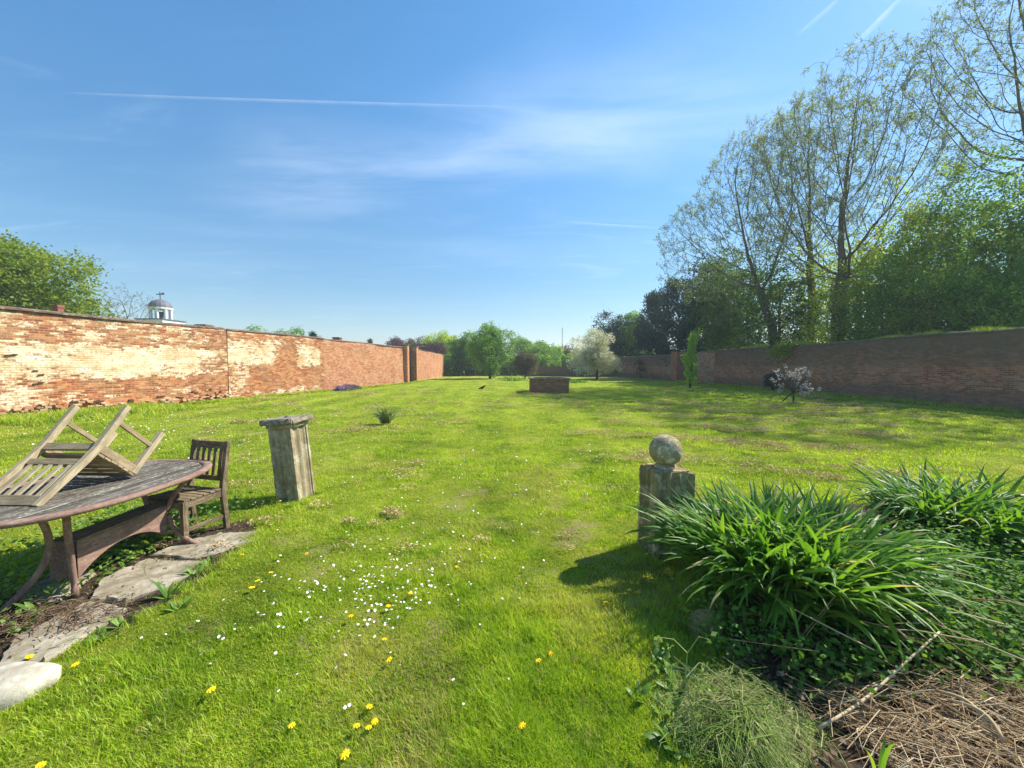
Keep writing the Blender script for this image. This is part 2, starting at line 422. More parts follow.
M['leaf_yew'] = leaf_mat('dark_yew_needles', [(0, (0.006, 0.035, 0.020)), (0.6, (0.014, 0.070, 0.038)), (1, (0.03, 0.125, 0.055))], 0.12, tint=(1, 1.1, 0.7))
M['leaf_copper'] = leaf_mat('copper_leaves', [(0, (0.05, 0.022, 0.03)), (0.6, (0.11, 0.05, 0.055)), (1, (0.17, 0.08, 0.07))], 0.3, tint=(1.3, 0.8, 0.7))
M['leaf_brown'] = leaf_mat('olive_brown_leaves', [(0, (0.07, 0.07, 0.035)), (0.6, (0.14, 0.13, 0.07)), (1, (0.22, 0.19, 0.10))], 0.35)
M['leaf_blossom'] = leaf_mat('blossom_and_leaf', [(0, (0.16, 0.23, 0.08)), (0.3, (0.30, 0.36, 0.16)), (0.45, (0.66, 0.66, 0.50)), (1, (0.85, 0.84, 0.74))], 0.4, tint=(1.1, 1.05, 0.8))
M['petal'] = leaf_mat('pale_pink_petals', [(0, (0.62, 0.50, 0.50)), (1, (0.85, 0.78, 0.78))], 0.35, tint=(1, 0.9, 0.9))
M['leaf_grey'] = leaf_mat('grey_green_leaves', [(0, (0.07, 0.11, 0.05)), (1, (0.20, 0.27, 0.13))], 0.35)
M['lavender'] = leaf_mat('purple_flowers', [(0, (0.06, 0.09, 0.05)), (0.4, (0.13, 0.15, 0.10)), (0.6, (0.26, 0.20, 0.32)), (1, (0.40, 0.33, 0.46))], 0.3, tint=(1, 0.9, 1.1))
M['lily'] = leaf_mat('strap_leaves', [(0, (0.05, 0.15, 0.02)), (0.5, (0.13, 0.29, 0.035)), (0.86, (0.25, 0.42, 0.06)), (1, (0.45, 0.38, 0.18))], 0.50, 0.45, 0.4)
M['weed'] = leaf_mat('weed_leaves', [(0, (0.05, 0.13, 0.02)), (0.5, (0.14, 0.27, 0.035)), (1, (0.28, 0.42, 0.08))], 0.4, 0.45, 0.4)
M['weed_dark'] = leaf_mat('dark_ground_leaves', [(0, (0.04, 0.12, 0.02)), (0.5, (0.11, 0.25, 0.035)), (1, (0.22, 0.38, 0.07))], 0.4, 0.6, 0.2)
M['straw'] = leaf_mat('dry_stalks', [(0, (0.12, 0.065, 0.03)), (0.4, (0.40, 0.27, 0.14)), (1, (0.80, 0.66, 0.42))], 0.1, 0.8, 0.1, (1, 0.95, 0.8))
M['cuttings'] = leaf_mat('wilted_cut_grass', [(0, (0.07, 0.15, 0.02)), (0.5, (0.26, 0.38, 0.07)), (0.8, (0.50, 0.46, 0.22)), (1, (0.58, 0.50, 0.33))], 0.25, 0.7, 0.15, (1, 1, 0.6))
M['clip'] = leaf_mat('dried_grass', [(0, (0.26, 0.18, 0.08)), (0.5, (0.54, 0.40, 0.19)), (1, (0.76, 0.62, 0.33))], 0.15, 0.9, 0.05, (1, 0.95, 0.7))
M['deadleaf'] = leaf_mat('dead_leaves', [(0, (0.07, 0.04, 0.025)), (0.5, (0.20, 0.13, 0.08)), (1, (0.40, 0.31, 0.21))], 0.15, 0.8, 0.1, (1, 0.9, 0.7))
M['yellow'] = NM('yellow_petals', 0.7, 0.2).base((0.85, 0.58, 0.01)).m
M['daisy'] = NM('white_petals', 0.7, 0.2).base((0.80, 0.78, 0.74)).m
M['stem'] = NM('green_stem', 0.6, 0.3).base((0.12, 0.20, 0.05)).m
M['rope'] = NM('old_leaf_brown', 0.9, 0.1).base((0.11, 0.08, 0.06)).m

# grass: blade colour from position patches + per-blade value (shared by ground sheet)
def grass_nodes(m, pos):
    a = m.noise(pos, 0.55, 4, 0.6)
    b = m.noise(m.map(pos, loc=(11, 4, 0)), 2.6, 5, 0.65)
    return a, b
def mow_stripe(m, pos):
    w_ = m.n('ShaderNodeTexWave'); w_.wave_type = 'BANDS'; w_.bands_direction = 'X'; w_.inputs['Scale'].default_value = 0.17; w_.inputs['Distortion'].default_value = 1.2
    w_.inputs['Detail'].default_value = 2; w_.inputs['Detail Scale'].default_value = 0.6
    m.l(m.map(pos, rot=(0, 0, R(-3))), w_.inputs[0])
    return m.mr(w_.outputs['Fac'], 0, 1, -0.035, 0.035)
def make_grass():
    m = NM('grass_blades', 0.5, 0.3)
    pos = m.co()
    a, b = grass_nodes(m, pos)
    v = m.attr('v')
    f = m.math('ADD', m.math('MULTIPLY', v, 0.5), m.math('ADD', m.math('MULTIPLY', m.mr(a, 0.3, 0.7), 0.25), m.math('MULTIPLY', m.mr(b, 0.3, 0.7), 0.25)))
    f = m.math('ADD', f, mow_stripe(m, pos))
    c = m.ramp(f, [(0.10, (0.08, 0.15, 0.015)), (0.36, (0.27, 0.41, 0.025)), (0.64, (0.50, 0.60, 0.045)), (0.92, (0.70, 0.68, 0.20))])
    dry = m.attr('dry')
    c = m.mix(dry, c, (0.55, 0.44, 0.22))
    m.base(c); m.leafy(c, 0.50, (1.15, 1.25, 0.30))
    return m.m
M['grass'] = make_grass()
def make_ground():
    m = NM('lawn', 0.95, 0.05)
    pos = m.co()
    a, b = grass_nodes(m, pos)
    d = m.noise(pos, 30, 6, 0.7)
    d2 = m.noise(pos, 120, 3, 0.6)
    st = m.noise(m.map(pos, (1.0, 0.12, 1), rot=(0, 0, R(4))), 1.1, 3, 0.5)
    f = m.math('ADD', m.math('ADD', m.math('MULTIPLY', m.mr(a, 0.3, 0.7), 0.26), m.math('MULTIPLY', m.mr(b, 0.3, 0.7), 0.28)), m.math('ADD', m.math('MULTIPLY', m.mr(d, 0.3, 0.7), 0.32), m.math('MULTIPLY', m.mr(st, 0.35, 0.65), 0.14)))
    c = m.ramp(f, [(0.18, (0.06, 0.09, 0.012)), (0.42, (0.21, 0.27, 0.022)), (0.66, (0.38, 0.42, 0.05)), (0.92, (0.56, 0.53, 0.18))])
    f = m.math('ADD', f, mow_stripe(m, pos))
    c = m.ramp(f, [(0.18, (0.06, 0.09, 0.012)), (0.42, (0.21, 0.27, 0.022)), (0.66, (0.38, 0.42, 0.05)), (0.92, (0.56, 0.53, 0.18))])
    # thatch and scattered dry clippings
    dr = m.noise(m.map(pos, (1, 1.0, 1), loc=(5, 5, 0)), 1.7, 8, 0.72)
    big = m.noise(m.map(pos, loc=(9, 2, 0)), 0.12, 3, 0.5)
    k = m.mr(m.math('ADD', dr, m.math('MULTIPLY', m.math('SUBTRACT', big, 0.5), 0.5)), 0.57, 0.66)
    c = m.mix(m.math('MULTIPLY', k, 0.75), c, (0.46, 0.36, 0.18))
    bare = m.attr('bare')
    soil = m.ramp(d, [(0.3, (0.05, 0.035, 0.022)), (0.7, (0.17, 0.125, 0.085))])
    kb = m.mr(m.math('ADD', bare, m.math('MULTIPLY', m.math('SUBTRACT', dr, 0.5), 0.9)), 0.45, 0.6)
    c = m.mix(kb, c, soil)
    m.base(c)
    m.bump(m.math('ADD', d, m.math('MULTIPLY', d2, 0.5)), 1.0, 0.05)
    return m.m
M['ground'] = make_ground()
ms_ = NM('bed_soil', 0.95, 0.1)
ms_.base(ms_.ramp(ms_.noise(ms_.co(), 22, 7, 0.7), [(0.3, (0.035, 0.024, 0.016)), (0.55, (0.10, 0.07, 0.045)), (0.75, (0.24, 0.18, 0.12))]))
ms_.bump(ms_.noise(ms_.co(), 30, 6, 0.7), 1.0, 0.04)
M['soil'] = ms_.m

# ------------------------------------------------------------------ ground
def vn(x, y, s, seed=0):
    """cheap smooth value noise, vectorised"""
    x = np.asarray(x) / s; y = np.asarray(y) / s
    xi = np.floor(x).astype(np.int64); yi = np.floor(y).astype(np.int64)
    fx = x - xi; fy = y - yi
    fx = fx * fx * (3 - 2 * fx); fy = fy * fy * (3 - 2 * fy)
    def h(a, b):
        n = (a * 374761393 + b * 668265263 + seed * 982451653) & 0x7fffffff
        n = ((n ^ (n >> 13)) * 1274126177) & 0x7fffffff
        return (n ^ (n >> 16)) % 10007 / 10007.0
    return (h(xi, yi) * (1 - fx) + h(xi + 1, yi) * fx) * (1 - fy) + (h(xi, yi + 1) * (1 - fx) + h(xi + 1, yi + 1) * fx) * fy
def gz(x, y):
    x = np.asarray(x, dtype=float); y = np.asarray(y, dtype=float)
    near = np.clip(1 - (np.hypot(x, y) - 20) / 30, 0, 1)
    return ((vn(x, y, 2.3, 1) - 0.5) * 0.05 + (vn(x, y, 0.6, 2) - 0.5) * 0.025 + (vn(x, y, 0.23, 3) - 0.5) * 0.012) * near

# bare / bed masks
def path_mask(x, y):
    # trodden strip of paving and earth under and beside the table
    cx = np.interp(y, [1.6, 2.4, 3.0, 3.6, 4.1], [-3.3, -3.2, -3.05, -3.0, -2.9])
    hw = np.interp(y, [1.5, 2.0, 2.4, 3.3, 3.9, 4.2], [0.0, 0.35, 0.75, 0.60, 0.36, 0.0])
    return np.clip((hw - np.abs(x - cx)) / 0.25 + 0.5, 0, 1) * (y < 4.3) * (y > 1.2)
def bed_mask(x, y):
    # planted bed at the right: edge runs from (1.05,1.2) past the pillar
    e = np.interp(y, [0.5, 1.5, 2.0, 2.6, 3.2, 3.6, 4.6, 5.2], [1.15, 1.05, 1.15, 1.35, 1.55, 2.0, 3.6, 9.0])
    e = e + (vn(x, y, 0.35, 5) - 0.5) * 0.25
    return np.clip((x - e) / 0.15 + 0.5, 0, 1) * (y < 5.0) * np.clip((5.6 - x) / 0.4, 0, 1)

def lin(a, b, s): return np.arange(a, b, s)
gx = np.concatenate([-np.geomspace(3000, 21, 22), lin(-20, -7, 0.5), lin(-7, 7, 0.1), lin(7, 20, 0.5), np.geomspace(21, 3000, 22)])
gy = np.concatenate([-np.geomspace(1000, 6, 12), lin(-5, 0.8, 0.4), lin(0.8, 8, 0.1), lin(8, 20, 0.4), lin(20, 60, 1.5), np.geomspace(61, 4000, 22)])
XX, YY = np.meshgrid(gx, gy)
ZZ = gz(XX, YY)
V = np.stack([XX, YY, ZZ], -1).reshape(-1, 3)
nx, ny = len(gx), len(gy)
ii = (np.arange(ny - 1)[:, None] * nx + np.arange(nx - 1)[None, :]).ravel()
F = np.stack([ii, ii + 1, ii + nx + 1, ii + nx], -1)
bare = np.maximum(path_mask(V[:, 0], V[:, 1]) * 0.8, 0)
gr = mk('lawn', V, F, M['ground'], attr={'bare': bare}, smooth=True)
tag(gr, 'wide mown lawn with patches of dry clippings running back between the walls', 'lawn', kind='structure')

# bed soil: slightly mounded sheet
bx = np.linspace(0.7, 9, 110); by = np.linspace(0.6, 5.3, 70)
BX, BY = np.meshgrid(bx, by)
bm_ = bed_mask(BX, BY)
BZ = gz(BX, BY) - 0.03 + bm_ * (0.07 + (vn(BX, BY, 0.3, 8) - 0.5) * 0.08)
V = np.stack([BX, BY, BZ], -1).reshape(-1, 3)
ii = (np.arange(69)[:, None] * 110 + np.arange(109)[None, :]).ravel()
tag(mk('flower_bed', V, np.stack([ii, ii + 1, ii + 111, ii + 110], -1), M['soil'], smooth=True), 'dark soil of the planted bed on the right', 'flower bed', kind='structure')

# ------------------------------------------------------------------ blades / leaves generators
def blades(P, h, wd, lean, heading=None, seg=2, drop=0.0):
    """P (n,3) roots; returns V,F(quads/tri as quads),v  blade = strip of seg quads, tapered"""
    n = len(P)
    az = rng.uniform(0, 2 * math.pi, n) if heading is None else heading
    d = np.stack([np.cos(az), np.sin(az), np.zeros(n)], -1)
    side = np.stack([-np.sin(az), np.cos(az), np.zeros(n)], -1)
    tw = rng.uniform(0, 2 * math.pi, n)
    side = side * np.cos(tw)[:, None] + d * np.sin(tw)[:, None] * 0.5
    rows = []
    for k in range(seg + 1):
        t = k / seg
        c = P + d * (lean * h * t ** 1.8)[:, None]
        c = c + np.stack([np.zeros(n), np.zeros(n), h * (t - drop * t ** 3)], -1)
        ww = (wd * (1 - t ** 1.6) * 0.5 + wd * 0.04)[:, None]
        rows += [c - side * ww, c + side * ww]
    V = np.stack(rows, 1)
    K = 2 * (seg + 1)
    base = (np.arange(n) * K)[:, None]
    F = np.concatenate([base + np.array([[2 * k, 2 * k + 1, 2 * k + 3, 2 * k + 2]]) for k in range(seg)], 0)
    return V.reshape(-1, 3), F, K

def leafquads(C, s, flat=0.0, aspect=0.55, up=None):
    n = len(C)
    a = rng.normal(size=(n, 3)); a[:, 2] *= (1 - flat)
    if up is not None: a = a * (1 - up) + np.array([0, 0, 1.0]) * up * np.linalg.norm(a, axis=1)[:, None]
    a /= np.linalg.norm(a, axis=1)[:, None]
    b = rng.normal(size=(n, 3)); b[:, 2] *= (1 - flat)
    b -= a * np.sum(a * b, 1)[:, None]; b /= np.linalg.norm(b, axis=1)[:, None] + 1e-9
    s = (np.full(n, s) if np.isscalar(s) else s) * rng.uniform(0.65, 1.35, n)
    s = s[:, None]
    V = np.stack([C - a * s * 0.5, C + b * s * aspect * 0.5 - a * s * 0.05, C + a * s * 0.5, C - b * s * aspect * 0.5 - a * s * 0.05], 1).reshape(-1, 3)
    F = np.arange(4 * n).reshape(n, 4)
    return V, F

# ------------------------------------------------------------------ trees
class Skel:
    def __init__(s, seed): s.r = np.random.default_rng(seed); s.mb = MB(); s.tips = []; s.allp = []
    def grow(s, p, d, length, rad, depth, maxd, nch, spread, up, sides, wob=0.25, shrink=0.68, bound=None):
        r = s.r
        nseg = 5 if depth < 2 else 4
        P = [np.array(p)]; dd = np.array(d, dtype=float)
        for i in range(nseg):
            dd = dd + r.normal(0, wob, 3) * (0.5 if depth == 0 else 1) + np.array([0, 0, up]) * (0.3 if depth else 0.05)
            dd /= np.linalg.norm(dd)
            P.append(P[-1] + dd * length / nseg)
        P = np.array(P)
        t = np.linspace(0, 1, nseg + 1)
        rr = rad * (1 - t * (0.45 if depth < maxd else 0.75))
        s.mb.tube(P, rr, max(3, sides - depth * 2), cap=False)
        s.allp.append((depth, P))
        if depth >= maxd:
            s.tips.append(P[-1]); s.tips.append(P[-2]); return
        k = nch[min(depth, len(nch) - 1)]
        for j in range(k):
            tt = 1.0 if j == 0 else r.uniform(0.35, 0.98)
            if depth == 0: tt = 1.0 if j < 2 else r.uniform(0.5, 0.95)
            idx = tt * nseg; i0 = min(int(idx), nseg - 1); q = P[i0] + (P[i0 + 1] - P[i0]) * (idx - i0)
            base = P[i0 + 1] - P[i0]; base /= np.linalg.norm(base)
            perp = r.normal(size=3); perp -= base * perp.dot(base); perp /= np.linalg.norm(perp)
            ang = spread * r.uniform(0.6, 1.3) * (0.55 if j == 0 else 1)
            nd = base * math.cos(ang) + perp * math.sin(ang)
            s.grow(q, nd, length * shrink * r.uniform(0.75, 1.2), rad * (0.72 if j == 0 else 0.5) * (1 - 0.3 * tt), depth + 1, maxd, nch, spread, up, sides, wob, shrink)

def crown_pts(c, R3, n, lumps, rs, shell=0.7, cone=0.0, cluster=30, csig=0.28):
    """leaf centres: lumps inside an ellipsoid, clusters of leaves on the lumps"""
    c = np.array(c); R3 = np.array(R3, dtype=float)
    u = rs.normal(size=(lumps, 3)); u /= np.linalg.norm(u, axis=1)[:, None]
    u *= rs.uniform(0.35, 0.82, lumps)[:, None]
    if cone: 
        u[:, 2] = rs.uniform(-0.95, 0.9, lumps)
        rad = (1 - (u[:, 2] + 1) / 2) ** 0.8 * cone + 0.12
        a = rs.uniform(0, 2 * math.pi, lumps); q = rad * np.sqrt(rs.uniform(0.1, 1, lumps))
        u[:, 0] = np.cos(a) * q; u[:, 1] = np.sin(a) * q
    lc = c + u * R3
    lr = rs.uniform(0.24, 0.44, lumps) * (0.6 if cone else 1)
    nc = max(1, n // cluster)
    li = rs.choice(lumps, nc, p=(lr ** 2) / (lr ** 2).sum())
    w = rs.normal(size=(nc, 3)); w /= np.linalg.norm(w, axis=1)[:, None]
    w *= (shell + (1 - shell) * rs.uniform(-1, 1, nc))[:, None]
    cc = lc[li] + w * (lr[li][:, None] * R3)
    P = np.repeat(cc, cluster, 0) + rs.normal(size=(nc * cluster, 3)) * csig * np.array([1, 1, 0.7])
    v = np.repeat(rs.uniform(0, 1, lumps)[li] * 0.42 + rs.uniform(0, 1, nc) * 0.28, cluster) + rs.uniform(0, 1, nc * cluster) * 0.3
    return P, v, lc

def leafy_tree(name, loc, h, R3, cz, leafm, n, leaf, seed, label, cat='tree', group=None, lumps=26, trunk_r=None, cone=0.0,
               csig=0.28, shell=0.75, bark='bark', up=None, cluster=28, limbs=True, trunk_lean=0.0, flat=0.2):
    rs = np.random.default_rng(seed)
    t = empty(name, loc); tag(t, label, cat, group)
    P, v, lc = crown_pts((0, 0, cz), R3, n, lumps, rs, shell, cone, cluster, csig)
    P = P[P[:, 2] > 0.05] if True else P
    v = v[:len(P)]
    Vq, Fq = leafquads(P, leaf, flat=flat, up=up)
    mk('crown', Vq, Fq, M[leafm], t, attr={'v': np.repeat(v, 4)})
    m = MB()
    tr = trunk_r or h * 0.022
    top = cz + R3[2] * 0.35
    Z = np.linspace(0, top, 7)
    wx = np.cumsum(rs.normal(0, 0.03 * h / 8, 7)); wy = np.cumsum(rs.normal(0, 0.03 * h / 8, 7)); wx[0] = wy[0] = 0
    TP = np.stack([wx + trunk_lean * Z, wy, Z], -1)
    m.tube(TP, tr * (1.25 - 0.95 * Z / top), 8)
    if limbs:
        for q in lc[rs.choice(len(lc), min(len(lc), 14), replace=False)]:
            z0 = min(max(q[2] - abs(rs.normal(0.9, 0.4)) * R3[2] * 0.5, h * 0.12), top * 0.9)
            s0 = np.array([np.interp(z0, Z, TP[:, 0]), np.interp(z0, Z, TP[:, 1]), z0])
            mid = (s0 + q) / 2 + rs.normal(0, 0.12, 3) * R3[2] * 0.2
            m.tube([s0, mid, q], [tr * 0.4, tr * 0.25, tr * 0.08], 5)
    m.build('trunk', M[bark], t, smooth=True)
    return t

def bare_tree(name, loc, h, seed, label, maxd=5, nch=(4, 4, 4, 4, 3), spread=0.62, trunk_frac=0.3, leafm='leaf_bud', nleaf=14000, leaf=0.13,
              tr=0.32, group=None, cat='tree', csig=0.22, up=0.22, lean=(0, 0, 1), first=0.30, shrink=0.70, stems=1):
    t = empty(name, loc); tag(t, label, cat, group)
    sk = Skel(seed)
    for q in range(stems):
        ld = np.array(lean, dtype=float) + (np.array([math.cos(q * 2.4 + seed), math.sin(q * 2.4 + seed), 0]) * 0.22 if stems > 1 else 0)
        sk.grow((0.25 * q, 0.1 * q, 0), ld / np.linalg.norm(ld), h * first, tr, 0, maxd, nch, spread, up, 10, 0.16, shrink)
    Vv = sk.mb.arr()
    # scale so that the crown reaches the wanted height
    k = h / Vv[:, 2].max()
    Vv = Vv * k
    mk('trunk', Vv, sk.mb.f, M['bark_grey'], t, smooth=True)
    tips = np.array(sk.tips) * k
    rs = sk.r
    idx = rs.integers(0, len(tips), nleaf)
    P = tips[idx] + rs.normal(size=(nleaf, 3)) * csig
    Vq, Fq = leafquads(P, leaf, aspect=0.6)
    vv = (rs.uniform(0, 1, len(tips))[idx] * 0.5 + rs.uniform(0, 1, nleaf) * 0.5)
    mk('crown', Vq, Fq, M[leafm], t, attr={'v': np.repeat(vv, 4)})
    return t

def env_tree(name, loc, lobes, z_first, seed, label, N_=2200, tr=0.3, step=0.33, kill=0.6, lean=(0, 0), leafm='leaf_bud', leaf=0.10, twigs=3, per=7, cat='tree', bark='bark_grey', minr=0.009):
    """bare or budding tree grown by space colonisation inside a crown envelope"""
    rs = np.random.default_rng(seed)
    A = []
    vol = np.array([np.prod(r) for _, r in lobes]); cnt = (vol / vol.sum() * N_).astype(int)
    for (c, r), k in zip(lobes, cnt):
        u = rs.normal(size=(k, 3)); u /= np.linalg.norm(u, axis=1)[:, None]; u *= (rs.random(k) ** (1 / 4.0))[:, None]
        # lumpy outline
        lump = 0.86 + 0.26 * (vn(u[:, 0] * 2 + 9 + u[:, 1], u[:, 2] * 2 + seed, 0.55, seed) )
        A.append(np.array(c) + u * np.array(r) * lump[:, None])
    A = np.concatenate(A)
    P = [np.array([0, 0, z]) + np.array([lean[0] * z + 0.06 * math.sin(z * 1.3 + seed), lean[1] * z, 0]) for z in np.arange(0, z_first, step)]
    par = [-1] + list(range(len(P) - 1)); nk = [0] * len(P)
    near = np.full(len(A), 1e9); ni = np.zeros(len(A), int)
    def upd(new):
        nonlocal near, ni
        Q = np.array([P[i] for i in new])
        d = np.linalg.norm(A[:, None, :] - Q[None], axis=2); j = d.argmin(1); dm = d[np.arange(len(A)), j]
        b = dm < near; near[b] = dm[b]; ni[b] = np.array(new)[j[b]]
    upd(list(range(len(P) - 3, len(P))))
    jit = rs.normal(size=(6000, 3))
    for it in range(150):
        if len(A) == 0: break
        dirs = {}
        D = A - np.array([P[i] for i in ni]); D /= np.linalg.norm(D, axis=1)[:, None] + 1e-9
        uq, inv = np.unique(ni, return_inverse=True)
        S = np.zeros((len(uq), 3)); np.add.at(S, inv, D)
        new = []
        for a, i in enumerate(uq):
            if nk[i] > 2: continue
            v = S[a]; v = v / (np.linalg.norm(v) + 1e-9) + jit[(i * 7 + it) % 6000] * 0.13 + np.array([0, 0, 0.10])
            if par[i] >= 0:
                o = P[i] - P[par[i]]; v = v + 0.75 * o / (np.linalg.norm(o) + 1e-9)
            v /= np.linalg.norm(v)
            P.append(P[i] + v * step); par.append(int(i)); nk.append(0); nk[i] += 1; new.append(len(P) - 1)
        if not new: break
        upd(new)
        alive = near > kill
        A, near, ni = A[alive], near[alive], ni[alive]
    n = len(P); P = np.array(P); kids = [[] for _ in range(n)]
    for i in range(1, n): kids[par[i]].append(i)
    tip = [i for i in range(n) if not kids[i]]
    rad = np.zeros(n); ex = 2.35
    for i in range(n - 1, -1, -1):
        rad[i] = minr ** ex if not kids[i] else sum(rad[k] for k in kids[i])
    rad = rad ** (1 / ex); rad *= np.interp(rad, [minr, rad[0]], [1, tr / rad[0]])
    m = MB(); stack = [(0, -1)]
    while stack:
        i, p = stack.pop(); ch = [] if p < 0 else [p]
        while True:
            ch.append(i)
            if not kids[i]: break
            ks = sorted(kids[i], key=lambda k: -rad[k])
            for k in ks[1:]: stack.append((k, i))
            i = ks[0]
        if len(ch) > 1:
            rr = rad[ch].copy()
            if p >= 0: rr[0] = rr[1]
            if p < 0: rr[0] *= 1.5; rr[1] *= 1.15
            m.tube(P[ch], rr, 7 if rr[0] > 0.06 else 3, cap=False)
    C = []
    for i in tip + [k for k in range(n) if rad[k] < minr * 1.7 and rs.random() < 0.5]:
        base = P[i] - P[par[i]]; base /= np.linalg.norm(base) + 1e-9
        for q in range(twigs):
            d = base + rs.normal(0, 0.55, 3) + np.array([0, 0, 0.35]); d /= np.linalg.norm(d); L_ = rs.uniform(0.35, 0.8)
            e = P[i] + d * L_; mid = P[i] + d * L_ * 0.5 + rs.normal(0, 0.04, 3)
            m.tube([P[i], mid, e], [minr * 0.8, minr * 0.7, minr * 0.5], 3, cap=False)
            for w_ in range(per): C.append(P[i] + (e - P[i]) * rs.uniform(0.5, 1.05) + rs.normal(0, 0.05, 3))
    t = empty(name, loc); tag(t, label, cat)
    m.build('trunk', M[bark], t, smooth=True)
    C = np.array(C); V, F = leafquads(C, leaf, aspect=0.6)
    mk('crown', V, F, M[leafm], t, attr={'v': np.repeat(rs.random(len(C)), 4)})
    return t

# ------------------------------------------------------------------ walls
def wall(name, p0, p1, h, th, mat, label, washf=None, dirtf=None, dz=0.15, coping=None, cop_h=0.07, cop_over=0.04, topw=0.03, seed=0, bulge=0.035, z0=-0.25):
    """long brick wall: p0->p1 is the foot of the face seen from the garden; thickness goes to the LEFT of p0->p1"""
    p0 = np.array(p0, dtype=float); p1 = np.array(p1, dtype=float)
    Lw = np.linalg.norm(p1 - p0); d = (p1 - p0) / Lw; nrm = np.array([-d[1], d[0]])
    hh = h if np.ndim(h) else (h, h)
    t = empty(name, (p0[0], p0[1], 0)); tag(t, label, 'wall')
    na = max(2, int(Lw / 0.25)); S = np.linspace(0, Lw, na + 1)
    nv = 22
    prof = [(0.0, k / nv, 0) for k in range(nv + 1)] + [(th, 1.0, 1), (th, 0.0, 1)]
    rows = []; wash = []; dirt = []; UV = []
    for s in S:
        H = hh[0] + (hh[1] - hh[0]) * s / Lw + topw * (vn(s, 3.3, 4.0, seed) - 0.5) * 2 + topw * 0.5 * (vn(s, 7.7, 1.1, seed) - 0.5)
        wp = p0 + d * s
        for (o, vv, back) in prof:
            z = z0 + vv * (H - z0)
            b = bulge * (vn(s, z, 1.7, seed + 4) - 0.5) * 2 * (0 if back else 1) + 0.012 * (vn(s, z, 0.4, seed + 9) - 0.5)
            q = d * s + nrm * (o + b)
            rows.append((q[0], q[1], z))
            wash.append(0 if washf is None or back else washf(wp[1], z, H)); dirt.append(0 if dirtf is None else dirtf(wp[1], z, H))
            UV.append((s, z + (o if back and vv == 1 else 0) + (0 if not back else th)))
    K = len(prof); F = []
    for i in range(na):
        for j in range(K - 1):
            F.append((i * K + j, (i + 1) * K + j, (i + 1) * K + j + 1, i * K + j + 1))
    F = np.array(F)
    UV = np.array(UV)
    uv = UV[F.ravel()]
    o = mk('brickwork', rows, F, mat, t, attr={'wash': wash, 'dirt': dirt}, uv=uv, smooth=False)
    # end caps
    capV = np.array([rows[j] for j in range(K)]); capV2 = np.array([rows[na * K + j] for j in range(K)])
    mb = MB(); mb.add(np.concatenate([capV, capV2]), [tuple(range(K)), tuple(range(2 * K - 1, K - 1, -1))])
    cuv = []
    for f in mb.f:
        for i in f: cuv.append((th - np.dot(mb.arr()[i][:2], nrm), mb.arr()[i][2]))
    mk('end_face', mb.arr(), mb.f, mat, t, uv=cuv, attr={'wash': np.zeros(2 * K), 'dirt': np.zeros(2 * K)})
    if coping:
        mb = MB()
        cl = 0.6
        k = int(Lw / cl)
        for i in range(k):
            s0, s1 = i * Lw / k, (i + 1) * Lw / k - 0.006
            z = []
            for s in (s0, s1):
                z.append(hh[0] + (hh[1] - hh[0]) * s / Lw + topw * (vn(s, 3.3, 4.0, seed) - 0.5) * 2 + topw * 0.5 * (vn(s, 7.7, 1.1, seed) - 0.5) - 0.012)
            j = rng.normal(0, 0.004)
            a0, a1 = -cop_over, th + cop_over; mid = th / 2
            V = []
            for s, zz in ((s0, z[0]), (s1, z[1])):
                for o_, e in ((a0, 0), (a0, cop_h * 0.7), (mid, cop_h * 1.6), (a1, cop_h * 0.7), (a1, 0)):
                    q = d * s + nrm * (o_ + j); V.append((q[0], q[1], zz + e + j))
            mb.add(V, [(0, 1, 6, 5), (1, 2, 7, 6), (2, 3, 8, 7), (3, 4, 9, 8), (4, 0, 5, 9), (4, 3, 2, 1, 0), (5, 6, 7, 8, 9)])
        mb.build('coping', coping, t)
    return t

def sm(x, a, b):
    t = np.clip((x - a) / (b - a), 0, 1); return float(t * t * (3 - 2 * t))

# left wall line
def lx(y): return -18.27 + 0.238 * y
def washA(y, z, H):
    zz = z / H
    band = sm(zz, 0.28, 0.42) * (1 - sm(zz, 0.66, 0.78))
    top = sm(zz, 0.66, 0.8) * 0.46
    low = (1 - sm(zz, 0.18, 0.36)) * 0.26 + 0.08
    lowleft = (1 - sm(y, 12.0, 13.6)) * (1 - sm(zz, 0.3, 0.5)) * 0.55
    end = 1 - 0.30 * sm(y, 16.6, 18.2)
    w_ = max(band * 0.92 * end, top, low, lowleft) - 0.02
    return w_ + (vn(y, z, 0.8, 77) - 0.5) * 0.35 + (vn(y * 0.6, z * 1.7, 0.35, 78) - 0.5) * 0.25
def washB(y, z, H):
    zz = z / H
    a = sm(zz, 0.42, 0.56) * (1 - sm(zz, 0.85, 0.95)) * (1 - sm(y, 20.6, 22.6)) * 0.85
    a2 = (1 - sm(y, 19.2, 20.4)) * (1 - sm(zz, 0.5, 0.6)) * 0.6
    b = sm(y, 22.6, 23.2) * (1 - sm(y, 24.6, 25.2)) * sm(zz, 0.42, 0.55 - 0.05) * (1 - sm(zz, 0.8, 0.95)) * 0.85
    c = (1 - sm(zz, 0.06, 0.2)) * 0.6
    e = sm(zz, 0.72, 0.9) * 0.42
    return max(a, a2, b, c, e, 0.16) * 0.95 + (vn(y, z, 0.7, 79) - 0.5) * 0.45
def washC(y, z, H): return max((1 - sm(z / H, 0.02, 0.09)) * 0.5, 0.08)
def washN(y, z, H): return 0.0
def dirtL(y, z, H): return 0.35 * sm(z / H, 0.8, 1.0)

